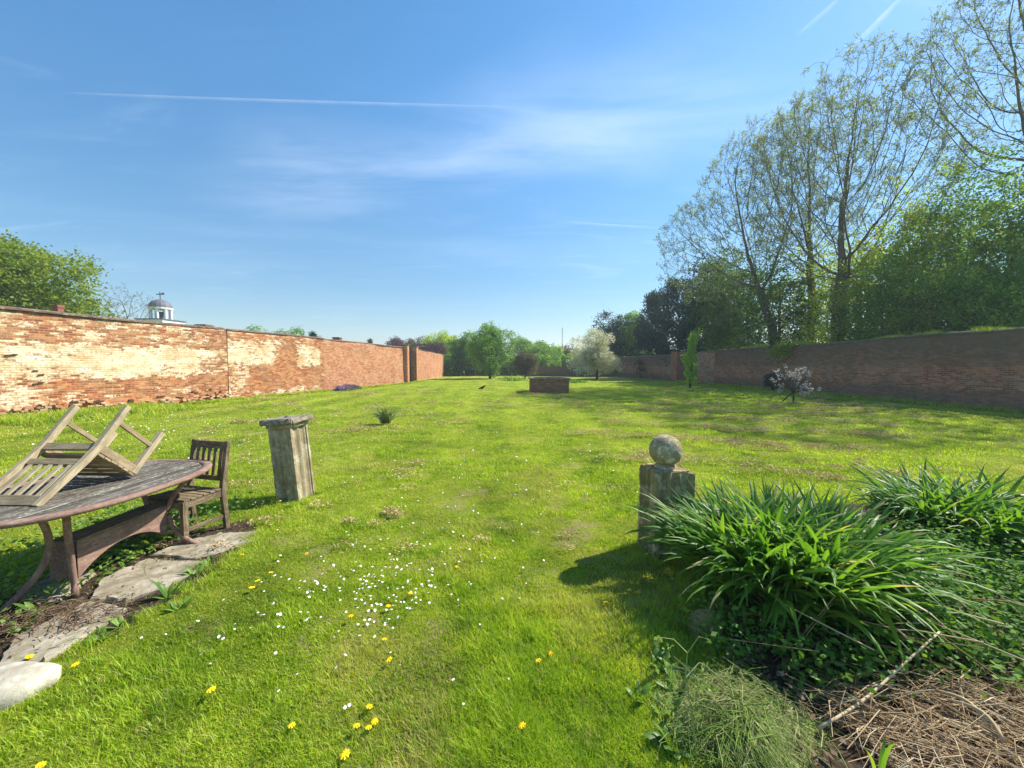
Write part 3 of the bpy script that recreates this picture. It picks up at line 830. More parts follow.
th = 0.4
wa = wall('brick_wall', (lx(-4), -4), (lx(18.7), 18.7), (3.42, 3.4), th, M['wall_left'],
     'left garden wall stretch nearest the camera, old brick with large faded cream limewash', washA, dirtL, coping=M['coping'], seed=3)
wb = wall('brick_wall', (lx(18.705) + 0.05, 18.705), (lx(25.15) + 0.05, 25.15), (3.4, 3.38), th, M['wall_left'],
     'short red brick wall stretch left with scattered cream patches, before the plain orange stretch', washB, dirtL, coping=M['coping'], seed=5)
wc = wall('brick_wall', (lx(25.155), 25.155), (lx(35.3), 35.3), (3.36, 3.3), th, M['wall_plain'],
     'plain orange brick wall stretch left ending at the dark gateway, purple flowers at its foot', washC, dirtL, coping=M['coping'], seed=7)
gp = lx(35.5)
# gate piers and door
def pier(x, y, sx, sy, h, mat, label, nm='gate_pier'):
    t = empty(nm, (x, y, 0)); tag(t, label, 'pier')
    V = []; F = []; UV = []
    for (ax, ay, bx2, by2) in ((-1, -1, 1, -1), (1, -1, 1, 1), (1, 1, -1, 1), (-1, 1, -1, -1)):
        n0 = len(V)
        V += [(ax * sx / 2, ay * sy / 2, -0.1), (bx2 * sx / 2, by2 * sy / 2, -0.1), (bx2 * sx / 2, by2 * sy / 2, h), (ax * sx / 2, ay * sy / 2, h)]
        F.append((n0, n0 + 1, n0 + 2, n0 + 3)); Lf = abs(ax - bx2) * sx / 2 + abs(ay - by2) * sy / 2
        UV += [(0, -0.1), (Lf, -0.1), (Lf, h), (0, h)]
    n0 = len(V); V += [(-sx / 2, -sy / 2, h), (sx / 2, -sy / 2, h), (sx / 2, sy / 2, h), (-sx / 2, sy / 2, h)]; F.append((n0, n0 + 1, n0 + 2, n0 + 3)); UV += [(0, 0)] * 4
    mk('shaft', V, F, mat, t, uv=UV, attr={'wash': np.full(len(V), 0.1), 'dirt': np.zeros(len(V))})
    MB().box((0, 0, h + 0.05), (sx + 0.12, sy + 0.12, 0.1)).build('cap', M['coping'], t, bevel=0.02)
    return t
pier(gp + 0.0, 35.62, 0.5, 0.62, 3.48, M['wall_plain'], 'nearer brick pier of the gateway in the left wall')
pier(gp - 0.05, 39.3, 0.5, 0.8, 3.5, M['wall_plain'], 'farther brick pier of the gateway in the left wall')
t = empty('garden_gate', (gp - 0.45, 37.4, 0)); tag(t, 'dark closed timber gate between two brick piers in left wall', 'gate')
m = MB()
for i in range(15): m.box((0, -1.45 + i * 0.207, 1.62), (0.05, 0.2, 3.2))
m.build('boards', M['door'], t)
for z_ in (0.6, 2.6): MB().box((0.05, 0, z_), (0.05, 3.0, 0.14)).build('ledge', M['door'], t)
wall('brick_wall', (gp - 0.25, 39.75), (-10.2, 58), (3.4, 3.2), th, M['wall_plain'],
     'far red brick wall stretch left beyond the gateway, reaching the trees', washC, dirtL, coping=M['coping'], seed=11)
wall('boundary_wall', (2.2, 57.8), (16, 57.2), (1.5, 1.5), 0.3, M['wall_right'], 'low dark wall across the far end of the lawn behind the bushes', None, lambda y, z, H: 0.8, seed=13, topw=0.01)

# crumbling brick footing of the near left wall
def footing(parent, y0, y1, seed):
    rs = np.random.default_rng(seed)
    m = MB()
    org = np.array([parent.location.x, parent.location.y, 0])
    d = np.array([0.238, 1.0, 0]); d /= np.linalg.norm(d); nrm = np.array([d[1], -d[0], 0])
    M3 = Matrix(((nrm[0], d[0], 0), (nrm[1], d[1], 0), (0, 0, 1)))
    y = y0
    while y < y1:
        hmax = int(np.clip(2.0 + 6.5 * vn(y, 1.0, 1.3, seed), 1, 7))
        for r_ in range(hmax):
            if rs.uniform() < 0.28: continue
            out = 0.14 - 0.02 * r_ + rs.uniform(-0.05, 0.06)
            p = np.array([lx(y), y, 0]) + nrm * (out * 0.5) + d * (0.11 * (r_ % 2))
            m.box(p - org + np.array([0, 0, 0.0 + r_ * 0.08]), (0.1 + out, 0.19 * rs.uniform(0.7, 1.1), 0.068), M3, 0.011)
        y += 0.225
    o = m.build('footing', M['foot'], parent, bevel=0.006)
mf = NM('rubble_brick', 0.95, 0.1)
g_ = mf.n('ShaderNodeNewGeometry')
mf.base(mf.mix(mf.mr(mf.noise(mf.co(), 3, 5, 0.7), 0.45, 0.58), mf.ramp(g_.outputs['Random Per Island'], [(0, (0.26, 0.11, 0.055)), (0.5, (0.48, 0.22, 0.10)), (1, (0.62, 0.40, 0.22))]), (0.55, 0.42, 0.27)))
mf.bump(mf.noise(mf.co(), 20, 5, 0.7), 0.8, 0.02)
M['foot'] = mf.m
footing(wa, 9.0, 18.6, 21)

# holes in the near wall (missing bricks): dark blocks, inner shade put into the colour
def hole_blocks(parent, spots, matd):
    m = MB(); org = np.array([parent.location.x, parent.location.y, 0])
    d = np.array([0.238, 1.0, 0]); d /= np.linalg.norm(d); nrm = np.array([d[1], -d[0], 0])
    M3 = Matrix(((nrm[0], d[0], 0), (nrm[1], d[1], 0), (0, 0, 1)))
    for (y, z, wd, hg) in spots:
        k = max(1, int(wd / 0.12))
        for i in range(k):
            yy = y + (i - k / 2) * 0.12
            p = np.array([lx(yy), yy, z + rng.normal(0, 0.03)]) + nrm * 0.012
            m.box(p - org, (0.05, 0.13, hg * rng.uniform(0.35, 0.9)), M3, 0.012)
    m.build('hole_shade_blocks', matd, parent)
M['hole_shade'] = NM('painted_hole_shade', 1, 0).base((0.11, 0.065, 0.04)).m
hole_blocks(wa, [(11.75, 0.22, 0.6, 0.16), (12.7, 0.35, 0.35, 0.14), (13.9, 0.35, 0.36, 0.16), (14.9, 0.3, 0.2, 0.1), (15.9, 0.42, 0.25, 0.08),
           (17.2, 0.5, 0.3, 0.08), (17.9, 0.6, 0.2, 0.06), (11.95, 2.02, 0.24, 0.07), (12.5, 1.45, 0.24, 0.05), (12.5, 1.15, 0.24, 0.05), (11.3, 0.2, 0.5, 0.14), (13.3, 0.28, 0.25, 0.1), (16.6, 0.3, 0.3, 0.1)], M['hole_shade'])

# vertical joint strips at the wall junctions
# right walls (p0->p1 walking toward the camera so that thickness goes outwards (+x))
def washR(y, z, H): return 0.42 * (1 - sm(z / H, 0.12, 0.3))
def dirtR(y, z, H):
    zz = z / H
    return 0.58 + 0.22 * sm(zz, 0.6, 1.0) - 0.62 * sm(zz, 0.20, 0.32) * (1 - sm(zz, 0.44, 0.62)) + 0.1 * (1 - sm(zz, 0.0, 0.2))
def rx(y): return 18.5 - (y - 13.9) * 0.9 / 22.1
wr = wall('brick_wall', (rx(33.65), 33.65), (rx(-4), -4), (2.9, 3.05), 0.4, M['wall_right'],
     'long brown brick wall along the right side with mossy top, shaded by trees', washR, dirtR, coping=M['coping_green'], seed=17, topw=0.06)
def washP(y, z, H): return 0.62 if y < 0 else 0.58
wall('brick_wall', (rx(36.6), 36.6), (rx(33.7), 33.7), (2.85, 2.9), 0.36, M['wall_right'],
     'short pale whitened brick panel in the right wall beside the slim green tree', lambda y, z, H: 0.50, lambda y, z, H: 0.25, coping=M['coping_green'], seed=19)
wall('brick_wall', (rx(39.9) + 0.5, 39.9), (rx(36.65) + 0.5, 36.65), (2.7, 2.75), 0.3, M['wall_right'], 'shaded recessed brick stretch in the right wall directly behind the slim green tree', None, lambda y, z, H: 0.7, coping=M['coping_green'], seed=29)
t = pier(rx(40.7) + 0.1, 40.7, 0.9, 1.5, 3.05, M['wall_right'], 'brown brick pier in right wall behind the slim green tree', 'wall_pier')
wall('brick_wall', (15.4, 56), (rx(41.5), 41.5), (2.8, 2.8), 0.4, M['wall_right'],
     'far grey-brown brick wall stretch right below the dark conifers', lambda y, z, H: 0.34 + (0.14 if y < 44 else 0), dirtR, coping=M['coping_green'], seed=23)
# ------------------------------------------------------------------ oval table
TD = Vector((0.03, 1, 0)).normalized(); TN = Vector((TD.y, -TD.x, 0))
tz = -0.0
tc_ = Vector((-3.46, 3.12, 0))
table = empty('dining_table', tc_, math.atan2(-TD.x, TD.y))   # local +y = long axis, +x = right
tag(table, 'oval outdoor dining table with grey slatted top, red-brown rim and crossed legs', 'table')
A_, B_ = 0.86, 0.63
def sup(a, b, e, n=96):
    th_ = np.linspace(0, 2 * math.pi, n, endpoint=False)
    c, s = np.cos(th_), np.sin(th_)
    return np.stack([b * np.sign(c) * np.abs(c) ** (2 / e), a * np.sign(s) * np.abs(s) ** (2 / e)], -1)
rim = sup(A_, B_, 2.5)
m = MB()
# rim: rounded section swept round the oval
sec = [(-0.075, -0.002), (-0.075, -0.030), (-0.012, -0.036), (0.0, -0.026), (0.004, -0.010), (-0.006, 0.002), (-0.04, 0.004)]
cen = np.zeros(2); n = len(rim)
T = np.roll(rim, -1, 0) - np.roll(rim, 1, 0); T /= np.linalg.norm(T, axis=1)[:, None]
NN = np.stack([T[:, 1], -T[:, 0]], -1)
V = np.array([(rim[i][0] + NN[i][0] * o, rim[i][1] + NN[i][1] * o, 0.72 + z) for i in range(n) for (o, z) in sec])
k = len(sec)
m.add(V, [(i * k + j, i * k + (j + 1) % k, ((i + 1) % n) * k + (j + 1) % k, ((i + 1) % n) * k + j) for i in range(n) for j in range(k)])
m.build('table_rim', M['cedar'], table, smooth=True)
# slats clipped to the inside of the oval
m = MB()
inner = sup(A_ - 0.07, B_ - 0.07, 2.5, 400)
xs = np.linspace(-(B_ - 0.07), B_ - 0.07, 14)
for i in range(13):
    x0, x1 = xs[i] + 0.0045, xs[i + 1] - 0.0045
    xa = np.linspace(x0, x1, 4)
    yl = []
    for xx in xa:
        q = (abs(xx) / (B_ - 0.07)); q = min(q, 0.999)
        yl.append((A_ - 0.07) * (1 - q ** 2.5) ** (1 / 2.5) + 0.01)
    zt = 0.715 + rng.normal(0, 0.0008)
    poly = [(xa[j], yl[j]) for j in range(4)] + [(xa[j], -yl[j]) for j in range(3, -1, -1)]
    V = [(a, b, zt) for a, b in poly] + [(a, b, zt - 0.018) for a, b in poly]
    m.add(V, [tuple(range(8))[::-1], tuple(range(8, 16))] + [(j, (j + 1) % 8, 8 + (j + 1) % 8, 8 + j) for j in range(8)])
o = m.build('tabletop', M['table_top'], table, bevel=0.002)
m = MB(); m.box((0, 0.40, 0.675), (0.9, 0.07, 0.035)); m.box((0, -0.40, 0.675), (0.9, 0.07, 0.035)); m.box((0.0, 0, 0.672), (0.07, 0.73, 0.03))
m.build('top_bearer', M['cedar'], table, bevel=0.004)
def curve(pts, n=12):
    P = np.array(pts, dtype=float); t = np.linspace(0, 1, n); out = []
    m_ = len(P) - 1
    for tt in t:  # Bezier
        out.append(sum(math.comb(m_, i) * (1 - tt) ** (m_ - i) * tt ** i * P[i] for i in range(m_ + 1)))
    return np.array(out)
def loc_t(v):
    d = Vector(v) - tc_; return (d.dot(TN), d.dot(TD), v[2])
PN, PF = G(61, 553, 0.32), G(158, 513, 0.32)          # where the two crossed trestles pinch
AX = (PF - PN).normalized(); LAT = Vector((AX.y, -AX.x, 0))
legs = [[G(66, 512, 0.69), G(67, 532, 0.52), G(71, 560, 0.27), G(76, 597, 0.0)],
        [G(38, 515, 0.68), G(52, 535, 0.48), G(58, 556, 0.33), G(40, 578, 0.18), G(-6, 618, 0.0)],
        [PF + LAT * 0.33 + AX * 0.02 + Vector((0, 0, 0.36)), PF + LAT * 0.14 + Vector((0, 0, 0.20)), PF - LAT * 0.02, PF + LAT * 0.08 - Vector((0, 0, 0.20)), G(204, 547, 0.0)],
        [PF - LAT * 0.33 + AX * 0.08 + Vector((0, 0, 0.36)), PF - LAT * 0.14 + Vector((0, 0, 0.18)), PF + LAT * 0.02, PF - LAT * 0.08 - Vector((0, 0, 0.20)), PF - LAT * 0.48 + AX * 0.08 - Vector((0, 0, 0.32))]]
for P4 in legs:
    m = MB(); m.tube(curve([loc_t(p) for p in P4], 14), np.linspace(0.020, 0.022, 14), 10); m.build('leg', M['cedar_z'], table, smooth=True)
def table_matrix():
    b = Matrix((TN, TD, Vector((0, 0, 1)))).transposed()
    return b
LX = Vector(loc_t(PN)); LY = Vector(loc_t(PF)); SLEN = (LY - LX).length; SANG = math.atan2(-(LY - LX).x, (LY - LX).y); SMID = (LX + LY) / 2
def place(o):
    o.location = (SMID.x, SMID.y, 0); o.rotation_euler = (0, 0, SANG); return o
for sy in (-1, 1):
    place(MB().box((0, sy * SLEN / 2, 0.27), (0.15, 0.03, 0.28)).build('trestle_board', M['cedar'], table, bevel=0.006))
# long stretcher: two arched side boards with dark top plank
for sx in (-1, 1):
    m = MB(); HS = SLEN / 2 - 0.018; ys = np.linspace(-HS, HS, 15)
    top = 0.385 + 0 * ys; bot = 0.115 + 0.15 * (1 - np.clip((ys / HS) ** 2, 0, 1)) ** 0.9
    V = [(sx * 0.088 + dx, y, z) for dx in (-0.011, 0.011) for (yy, zz) in ((ys, top), (ys, bot)) for y, z in zip(yy, zz)]
    q = 15
    Fs = []
    for i in range(q - 1):
        Fs += [(i, i + 1, q + i + 1, q + i), (2 * q + i, 3 * q + i, 3 * q + i + 1, 2 * q + i + 1), (i, 2 * q + i, 2 * q + i + 1, i + 1), (q + i, q + i + 1, 3 * q + i + 1, 3 * q + i)]
    m.add(V, Fs); place(m.build('side_board', M['cedar'], table))
m = MB(); m.box((0, 0, 0.396), (0.2, SLEN - 0.04, 0.02)); place(m.build('stretcher', M['wood_dark_y'], table, bevel=0.003))

# ------------------------------------------------------------------ chairs
def chair(name, wx_, wy_, wz_, label, W=0.48, D=0.42, SH=0.44, BH=0.91, nsl=5, rake=0.07):
    t = empty(name); tag(t, label, 'chair')
    s = 0.042
    for sx in (-1, 1):
        x = sx * (W / 2 - s / 2)
        m = MB()
        # rear leg and back post in one shaped board
        pts = [(-D / 2, 0), (-D / 2 + 0.0, SH), (-D / 2 - rake, BH)]
        V = []
        for (y, z), ww in zip([(-D / 2 - 0.03, 0), (-D / 2, SH * 0.9), (-D / 2 - 0.01, SH * 1.15), (-D / 2 - rake, BH)], (0.042, 0.052, 0.05, 0.036)):
            for ax, ay in ((-1, -1), (1, -1), (1, 1), (-1, 1)): V.append((x + ax * s / 2, y + ay * ww / 2 + 0.02, z))
        Fs = [(3, 2, 1, 0), (12, 13, 14, 15)] + [(i * 4 + j, i * 4 + (j + 1) % 4, (i + 1) * 4 + (j + 1) % 4, (i + 1) * 4 + j) for i in range(3) for j in range(4)]
        m.add(V, Fs); m.build('rear_leg', wz_, t, bevel=0.004)
        m = MB(); m.box((x, D / 2 - s / 2, SH / 2 - 0.01), (s + 0.004, s + 0.004, SH - 0.02)); m.build('front_leg', wz_, t, bevel=0.004)
        m = MB(); m.box((x, 0, SH - 0.055), (0.026, D - 0.07, 0.062)); m.build('side_rail', wy_, t, bevel=0.003)
        m = MB(); m.box((x, 0, 0.145), (0.02, D - 0.06, 0.036)); m.build('stretcher', wy_, t, bevel=0.003)
    m = MB(); m.box((0, D / 2 - s / 2, SH - 0.055), (W - 2 * s, 0.026, 0.062)); m.build('front_rail', wx_, t, bevel=0.003)
    m = MB(); m.box((0, -D / 2 + 0.02, SH - 0.055), (W - 2 * s, 0.026, 0.062)); m.build('rear_rail', wx_, t, bevel=0.003)
    m = MB()
    ns = 6
    for i in range(ns):
        y = -D / 2 + 0.075 + i * (D - 0.07) / (ns - 0.3)
        m.box((0, y, SH - 0.011 + 0.004 * math.cos(i)), (W - 0.004, (D - 0.07) / ns - 0.006, 0.018), None, 0.0008)
    m.build('seat', wx_, t, bevel=0.003)
    back = empty('backrest'); back.parent = t
    def by(z): return -D / 2 + 0.02 - rake * (z - SH) / (BH - SH)
    m = MB(); m.bar((-(W / 2 - s), by(BH - 0.04), BH - 0.045), ((W / 2 - s), by(BH - 0.04), BH - 0.045), 0.075, 0.024, (0, 1, 0)); m.build('top_rail', wx_, back, bevel=0.003)
    m = MB(); m.bar((-(W / 2 - s), by(SH + 0.09), SH + 0.09), ((W / 2 - s), by(SH + 0.09), SH + 0.09), 0.05, 0.024, (0, 1, 0)); m.build('lower_rail', wx_, back, bevel=0.003)
    for i in range(nsl):
        x = (i - (nsl - 1) / 2) * (W - 0.10) / nsl
        m = MB(); m.bar((x, by(SH + 0.11), SH + 0.11), (x, by(BH - 0.08), BH - 0.08), 0.036, 0.013, (0, 1, 0)); m.build('back_slat', wz_, back, bevel=0.002)
    return t
c1 = chair('garden_chair', M['wood_dark_x'], M['wood_dark_y'], M['wood_dark_z'], 'dark weathered wooden chair standing upright at the far end of the oval table')
fwd = Vector((-0.24, -0.97, 0)).normalized()
c1.rotation_euler = (0, 0, math.atan2(-fwd.x, fwd.y))
mid_back = Vector((-3.19, 3.97, 0)); c1.location = mid_back + fwd * 0.20
c2 = chair('garden_chair', M['wood_pale_x'], M['wood_pale_y'], M['wood_pale_z'], 'pale weathered wooden chair lying upside down on top of the oval table', W=0.50)
# upside down: rests on the top of its back and on the front edge of its seat
D_, SH_, BH_, rk = 0.42, 0.44, 0.91, 0.07
Al = Vector((0, -D_ / 2 - rk - 0.0, BH_)); Bl = Vector((0, D_ / 2 + 0.004, SH_))
ab = (Bl - Al).normalized(); nn = Vector((0, ab.z, -ab.y)) 
if nn.dot(-Al) < 0: nn = -nn
xl = ab.cross(nn)
u = Vector((0.03, 1, 0)).normalized(); wv_ = Vector((0, 0, 1)); xw = u.cross(wv_)
ML = Matrix((xl, ab, nn)).transposed(); MW = Matrix((xw, u, wv_)).transposed()
Rm = MW @ ML.inverted()
Awant = Vector((-3.55, 2.63, 0.727))
c2.matrix_world = Matrix.Translation(Awant - Rm @ Al) @ Rm.to_4x4()

# ------------------------------------------------------------------ stone pedestals
def fluted_shaft(parent, wd, h, mat, flutes, taper=0.0, seed=0, chip=0.008, deep=2.3):
    rs = np.random.default_rng(seed)
    hw = wd / 2
    side = []
    # profile along one face from -hw to hw: flat corner fillets, then sunk channels
    xs = [-1, -0.80, -0.76]
    dd = [0, 0, 0.018]
    k = flutes
    for i in range(k):
        a = -0.76 + (1.52) * i / k; b = -0.76 + 1.52 * (i + 1) / k
        w_ = b - a
        for t_, e in ((0.12, 0.020), (0.30, 0.040), (0.5, 0.046), (0.70, 0.040), (0.88, 0.020)):
            xs.append(a + w_ * t_); dd.append(e)
        if i < k - 1: xs.append(b); dd.append(0.010)
    xs += [0.76, 0.80]; dd += [0.018, 0]
    prof = []
    for f in range(4):
        a = f * math.pi / 2
        for x, e in zip(xs, dd):
            lx_, ly_ = x * hw, -(hw - e * wd * deep)
            prof.append((lx_ * math.cos(a) - ly_ * math.sin(a), lx_ * math.sin(a) + ly_ * math.cos(a)))
    prof = np.array(prof); n = len(prof)
    zs = np.linspace(-0.12, h, 22); V = []
    for z in zs:
        s = 1 - taper * z / h
        for p in prof:
            j = 1 + chip * (vn(p[0] * 10 + seed * 7, z * 10 + p[1] * 10, 0.9, seed) - 0.5) * 4
            crn = min(abs(p[0]), abs(p[1])) / hw
            if crn > 0.8: j -= 0.07 * max(0, vn(z * 14 + p[0] * 40, p[1] * 40 + 5, 1.0, seed + 3) - 0.62) / 0.38
            V.append((p[0] * s * j, p[1] * s * j, z + 0.006 * rs.normal() * (z == h)))
    F = [(i * n + j, i * n + (j + 1) % n, (i + 1) * n + (j + 1) % n, (i + 1) * n + j) for i in range(21) for j in range(n)]
    F += [tuple(range(n))[::-1], tuple(range(21 * n, 22 * n))]
    return mk('shaft', V, F, mat, parent)

pl = empty('stone_pedestal', G(299, 503) - Vector((0.125, -0.172, 0))); tag(pl, 'leaning pale fluted stone pedestal with flat overhanging grey cap, left of the lawn', 'pedestal')
fluted_shaft(pl, 0.31, 0.93, M['stone_pale'], 2, seed=2, chip=0.003)
def chipped_slab(parent, name, wd, dp, z0, z1, mat, seed, amp=0.03, n=40):
    rs = np.random.default_rng(seed)
    a = np.linspace(0, 2 * math.pi, n, endpoint=False)
    e = 9
    px2 = wd / 2 * np.sign(np.cos(a)) * np.abs(np.cos(a)) ** (2 / e); py2 = dp / 2 * np.sign(np.sin(a)) * np.abs(np.sin(a)) ** (2 / e)
    V = []
    lv = [(z0, 0.97), (z0 + (z1 - z0) * 0.25, 1.0), (z0 + (z1 - z0) * 0.75, 0.995), (z1, 0.965)]
    for z, s in lv:
        j = 1 - amp * rs.random(n) ** 2
        V += [(px2[i] * s * j[i], py2[i] * s * j[i], z + rs.normal(0, 0.003)) for i in range(n)]
    F = [(i * n + j, i * n + (j + 1) % n, (i + 1) * n + (j + 1) % n, (i + 1) * n + j) for i in range(3) for j in range(n)]
    F += [tuple(range(n))[::-1], tuple(range(3 * n, 4 * n))]
    return mk(name, V, F, mat, parent)
chipped_slab(pl, 'moulding', 0.36, 0.36, 0.932, 0.975, M['stone_pale'], 3, 0.02)
chipped_slab(pl, 'cap', 0.46, 0.46, 0.977, 1.045, M['stone_cap'], 4, 0.06)
MB().lathe([(0.03, 1.04), (0.026, 1.055), (0.012, 1.065)], 12).build('dowel', M['stone_cap'], pl)
pl.rotation_euler = (R(1.0), R(-5.0), R(-9))

pr = empty('ball_pillar', G(669, 560) + Vector((0.02, 0.17, -0.02))); tag(pr, 'mossy square stone pillar topped with a round lichened ball beside the strap-leaved plants', 'pillar')
fluted_shaft(pr, 0.35, 0.78, M['stone_dark'], 3, seed=6, chip=0.003, deep=2.0)
chipped_slab(pr, 'plinth', 0.30, 0.30, 0.776, 0.796, M['stone_dark'], 8, 0.10)
m = MB(); m.lathe([(0.10, 0.79), (0.095, 0.808), (0.07, 0.83)], 20, (-0.01, 0, 0)); m.build('neck', M['stone_ball'], pr)
m = MB(); rr_ = 0.142
m.lathe([(max(0.002, rr_ * math.cos(a)), 0.95 + rr_ * math.sin(a)) for a in np.linspace(-math.pi / 2, math.pi / 2, 22)], 36, (-0.01, 0, 0), cap=False)
vv_ = m.arr(); c_ = np.array([-0.01, 0, 0.95]); dlt = vv_ - c_
vv_ = c_ + dlt * (1 + 0.025 * (vn(dlt[:, 0] * 22 + 50, dlt[:, 2] * 22 + dlt[:, 1] * 16, 1.0, 3) - 0.5))[:, None]
mk('ball', vv_, m.f, M['stone_ball'], pr, smooth=True)
pr.rotation_euler = (0, R(0.6), R(5))

# ------------------------------------------------------------------ paving slabs, rock
def flag(pts, z, name, label, th_=0.05, mat='slab', group='paving slabs by the table', cat='paving slab'):
    P = np.array([(G(*p).x, G(*p).y) for p in pts]); c = P.mean(0)
    # refine outline
    Q = []
    for i in range(len(P)):
        a, b = P[i], P[(i + 1) % len(P)]
        for t_ in np.linspace(0, 1, 7, endpoint=False): Q.append(a + (b - a) * t_ + rng.normal(0, 0.008, 2))
    Q = np.array(Q) - c; n = len(Q)
    V = [(x, y, -0.05) for x, y in Q] + [(x, y, z - 0.012) for x, y in Q] + [(x * 0.97, y * 0.97, z + rng.normal(0, 0.003)) for x, y in Q]
    inner_ = [(x * s_, y * s_, z + rng.normal(0, 0.0012)) for s_ in (0.7, 0.35) for x, y in Q] + [(0, 0, z)]
    V += inner_
    F = []
    for r_ in range(4): F += [(r_ * n + j, r_ * n + (j + 1) % n, (r_ + 1) * n + (j + 1) % n, (r_ + 1) * n + j) for j in range(n)]
    F += [(4 * n + j, 4 * n + (j + 1) % n, 5 * n) for j in range(n)]
    o = mk(name, V, F, M[mat], loc=(c[0], c[1], 0), smooth=False)
    tag(o, label, cat, group); return o
flag([(-8, 674), (48, 664), (128, 612), (92, 604), (20, 640)], 0.035, 'paving_slab', 'grey stone slab at lower left of the table, nearest the camera')
flag([(88, 606), (128, 604), (192, 580), (206, 566), (150, 562), (104, 582)], 0.04, 'paving_slab', 'long tan stone slab in front of the table legs, cracked and weedy')
flag([(150, 558), (196, 562), (252, 545), (258, 534), (222, 536), (178, 546)], 0.035, 'paving_slab', 'pale stone slab beside the upright chair feet')
flag([(20, 600), (60, 604), (95, 575), (60, 565)], 0.02, 'paving_slab', 'dark stone slab in the shade under the oval table')
g0 = G(6, 700); RK = Vector((g0.x - 0.10, g0.y + 0.0, 0))
rk_ = MB(); rs = np.random.default_rng(5)
a = np.linspace(0, 2 * math.pi, 28, endpoint=False)
prof = [(0.23, -0.05), (0.245, 0.0), (0.235, 0.045), (0.20, 0.07), (0.10, 0.082), (0.02, 0.085)]
V = []
for r_, z in prof:
    for t_ in a: 
        k = 1 + 0.13 * math.cos(2 * t_ + 0.7) + 0.06 * math.cos(3 * t_ + 2) + 0.05 * math.cos(5 * t_) + rs.normal(0, 0.022)
        V.append((r_ * k * 1.15 * math.cos(t_), r_ * k * 0.8 * math.sin(t_), z + 0.012 * math.cos(t_) * (z > 0.03)))
n = 28
F = [(i * n + j, i * n + (j + 1) % n, (i + 1) * n + (j + 1) % n, (i + 1) * n + j) for i in range(5) for j in range(n)] + [tuple(range(5 * n, 6 * n))]
o = mk('rock', V, F, M['rock'], loc=(RK.x, RK.y, 0.025), smooth=True); o.rotation_euler = (0, 0, 0.5); o.scale = (0.86, 0.86, 0.9)
tag(o, 'pale flat-topped stone lying in the grass at the lower left corner', 'stone')

# dark stone at the foot of the big plant
g0 = G(706, 636)
V = np.array(V); V2 = V * np.array([0.33, 0.42, 1.5])
o = mk('rock', V2, F, M['stone_dark'], loc=(g0.x, g0.y + 0.02, 0.02), smooth=True)
tag(o, 'small dark mossy stone half hidden at the edge of the bed below the strap-leaved clump', 'stone')

# ------------------------------------------------------------------ grass
def keep_mask(x, y):
    k = np.ones(len(x), bool)
    pm = path_mask(x, y)
    k &= rng.random(len(x)) > pm * 0.93
    k &= bed_mask(x, y) < 0.5
    k &= ~(((x - RK.x) / 0.22) ** 2 + ((y - RK.y) / 0.18) ** 2 < 1)
    return k & (x > lx(y) + 0.1) & (x < 18.3)
n = 860000
r_ = 1.15 * (42 / 1.15) ** (rng.random(n) ** 1.12)
an = rng.uniform(-R(62), R(62), n)
x = r_ * np.sin(an); y = r_ * np.cos(an)
kk = keep_mask(x, y) & (y > 0.9)
x, y, r_ = x[kk], y[kk], r_[kk]
n = len(x)
patch = vn(x, y, 0.5, 31); patch2 = vn(x, y, 0.13, 33)
long_ = vn(x, y, 1.4, 41)
hgt = (0.010 + 0.028 * patch * patch2 * 2 + 0.010 * np.clip(long_ - 0.5, 0, 1) * 2) * rng.uniform(0.6, 1.35, n) * (1 + r_ * 0.02)
hgt *= np.where(y < 2.4, 1.15, 1.0)
wid = (0.0027 + r_ * 0.0010) * rng.uniform(0.7, 1.4, n)
lean = rng.uniform(0.2, 1.1, n)
P = np.stack([x, y, gz(x, y) - 0.004], -1)
V, F, K = blades(P, hgt, wid, lean, seg=2)
dry = (rng.random(n) < 0.06 + 0.6 * np.clip((vn(x, y, 0.45, 51) * 0.6 + vn(x, y, 1.9, 52) * 0.4 - 0.60) * 5, 0, 1)).astype(float) * rng.uniform(0.5, 1, n)
vv = np.clip(rng.normal(0.5, 0.28, n) * 0.6 + patch * 0.25 + (vn(x, y, 0.11, 71) - 0.4) * 0.45, 0, 1)
g = mk('grass', V, F, M['grass'], attr={'v': np.repeat(vv, K), 'dry': np.repeat(dry, K)})
tag(g, 'short sunlit green grass blades covering the lawn', 'grass', kind='stuff')

# longer tufts: at wall foot (left), around pedestals, along paving and bed edge
def tufts(spots, name, label, mat='grass', hh=(0.08, 0.2), per=60, rad=0.09, wd=0.005):
    Ps = []; Hs = []
    for (x, y, s) in spots:
        k = int(per)
        a = rng.uniform(0, 2 * math.pi, k); q = rad * s * np.sqrt(rng.random(k))
        X = x + q * np.cos(a); Y = y + q * np.sin(a)
        Ps.append(np.stack([X, Y, gz(X, Y) - 0.01], -1)); Hs.append(rng.uniform(*hh, k) * s)
    P = np.concatenate(Ps); H = np.concatenate(Hs)
    d = np.hypot(P[:, 0], P[:, 1])
    V, F, K = blades(P, H, (wd * np.maximum(1, d * 0.28)) * rng.uniform(0.7, 1.3, len(P)), rng.uniform(0.1, 0.9, len(P)), seg=3, drop=0.15)
    v = rng.random(len(P))
    o = mk(name, V, F, M[mat], attr={'v': np.repeat(v, K), 'dry': np.repeat((rng.random(len(P)) < 0.15) * 0.7, K)})
    tag(o, label, 'grass', kind='stuff'); return o
sp = []
for i in range(260):
    y = rng.uniform(8.5, 15); x = lx(y) + 0.25 + abs(rng.normal(0, 1.1)); sp.append((x, y, rng.uniform(0.7, 1.6)))
for i in range(330):
    y = rng.uniform(15, 45); x = lx(min(y, 36)) + 0.15 + abs(rng.normal(0, 0.25)); sp.append((x, y, rng.uniform(0.4, 0.9)))
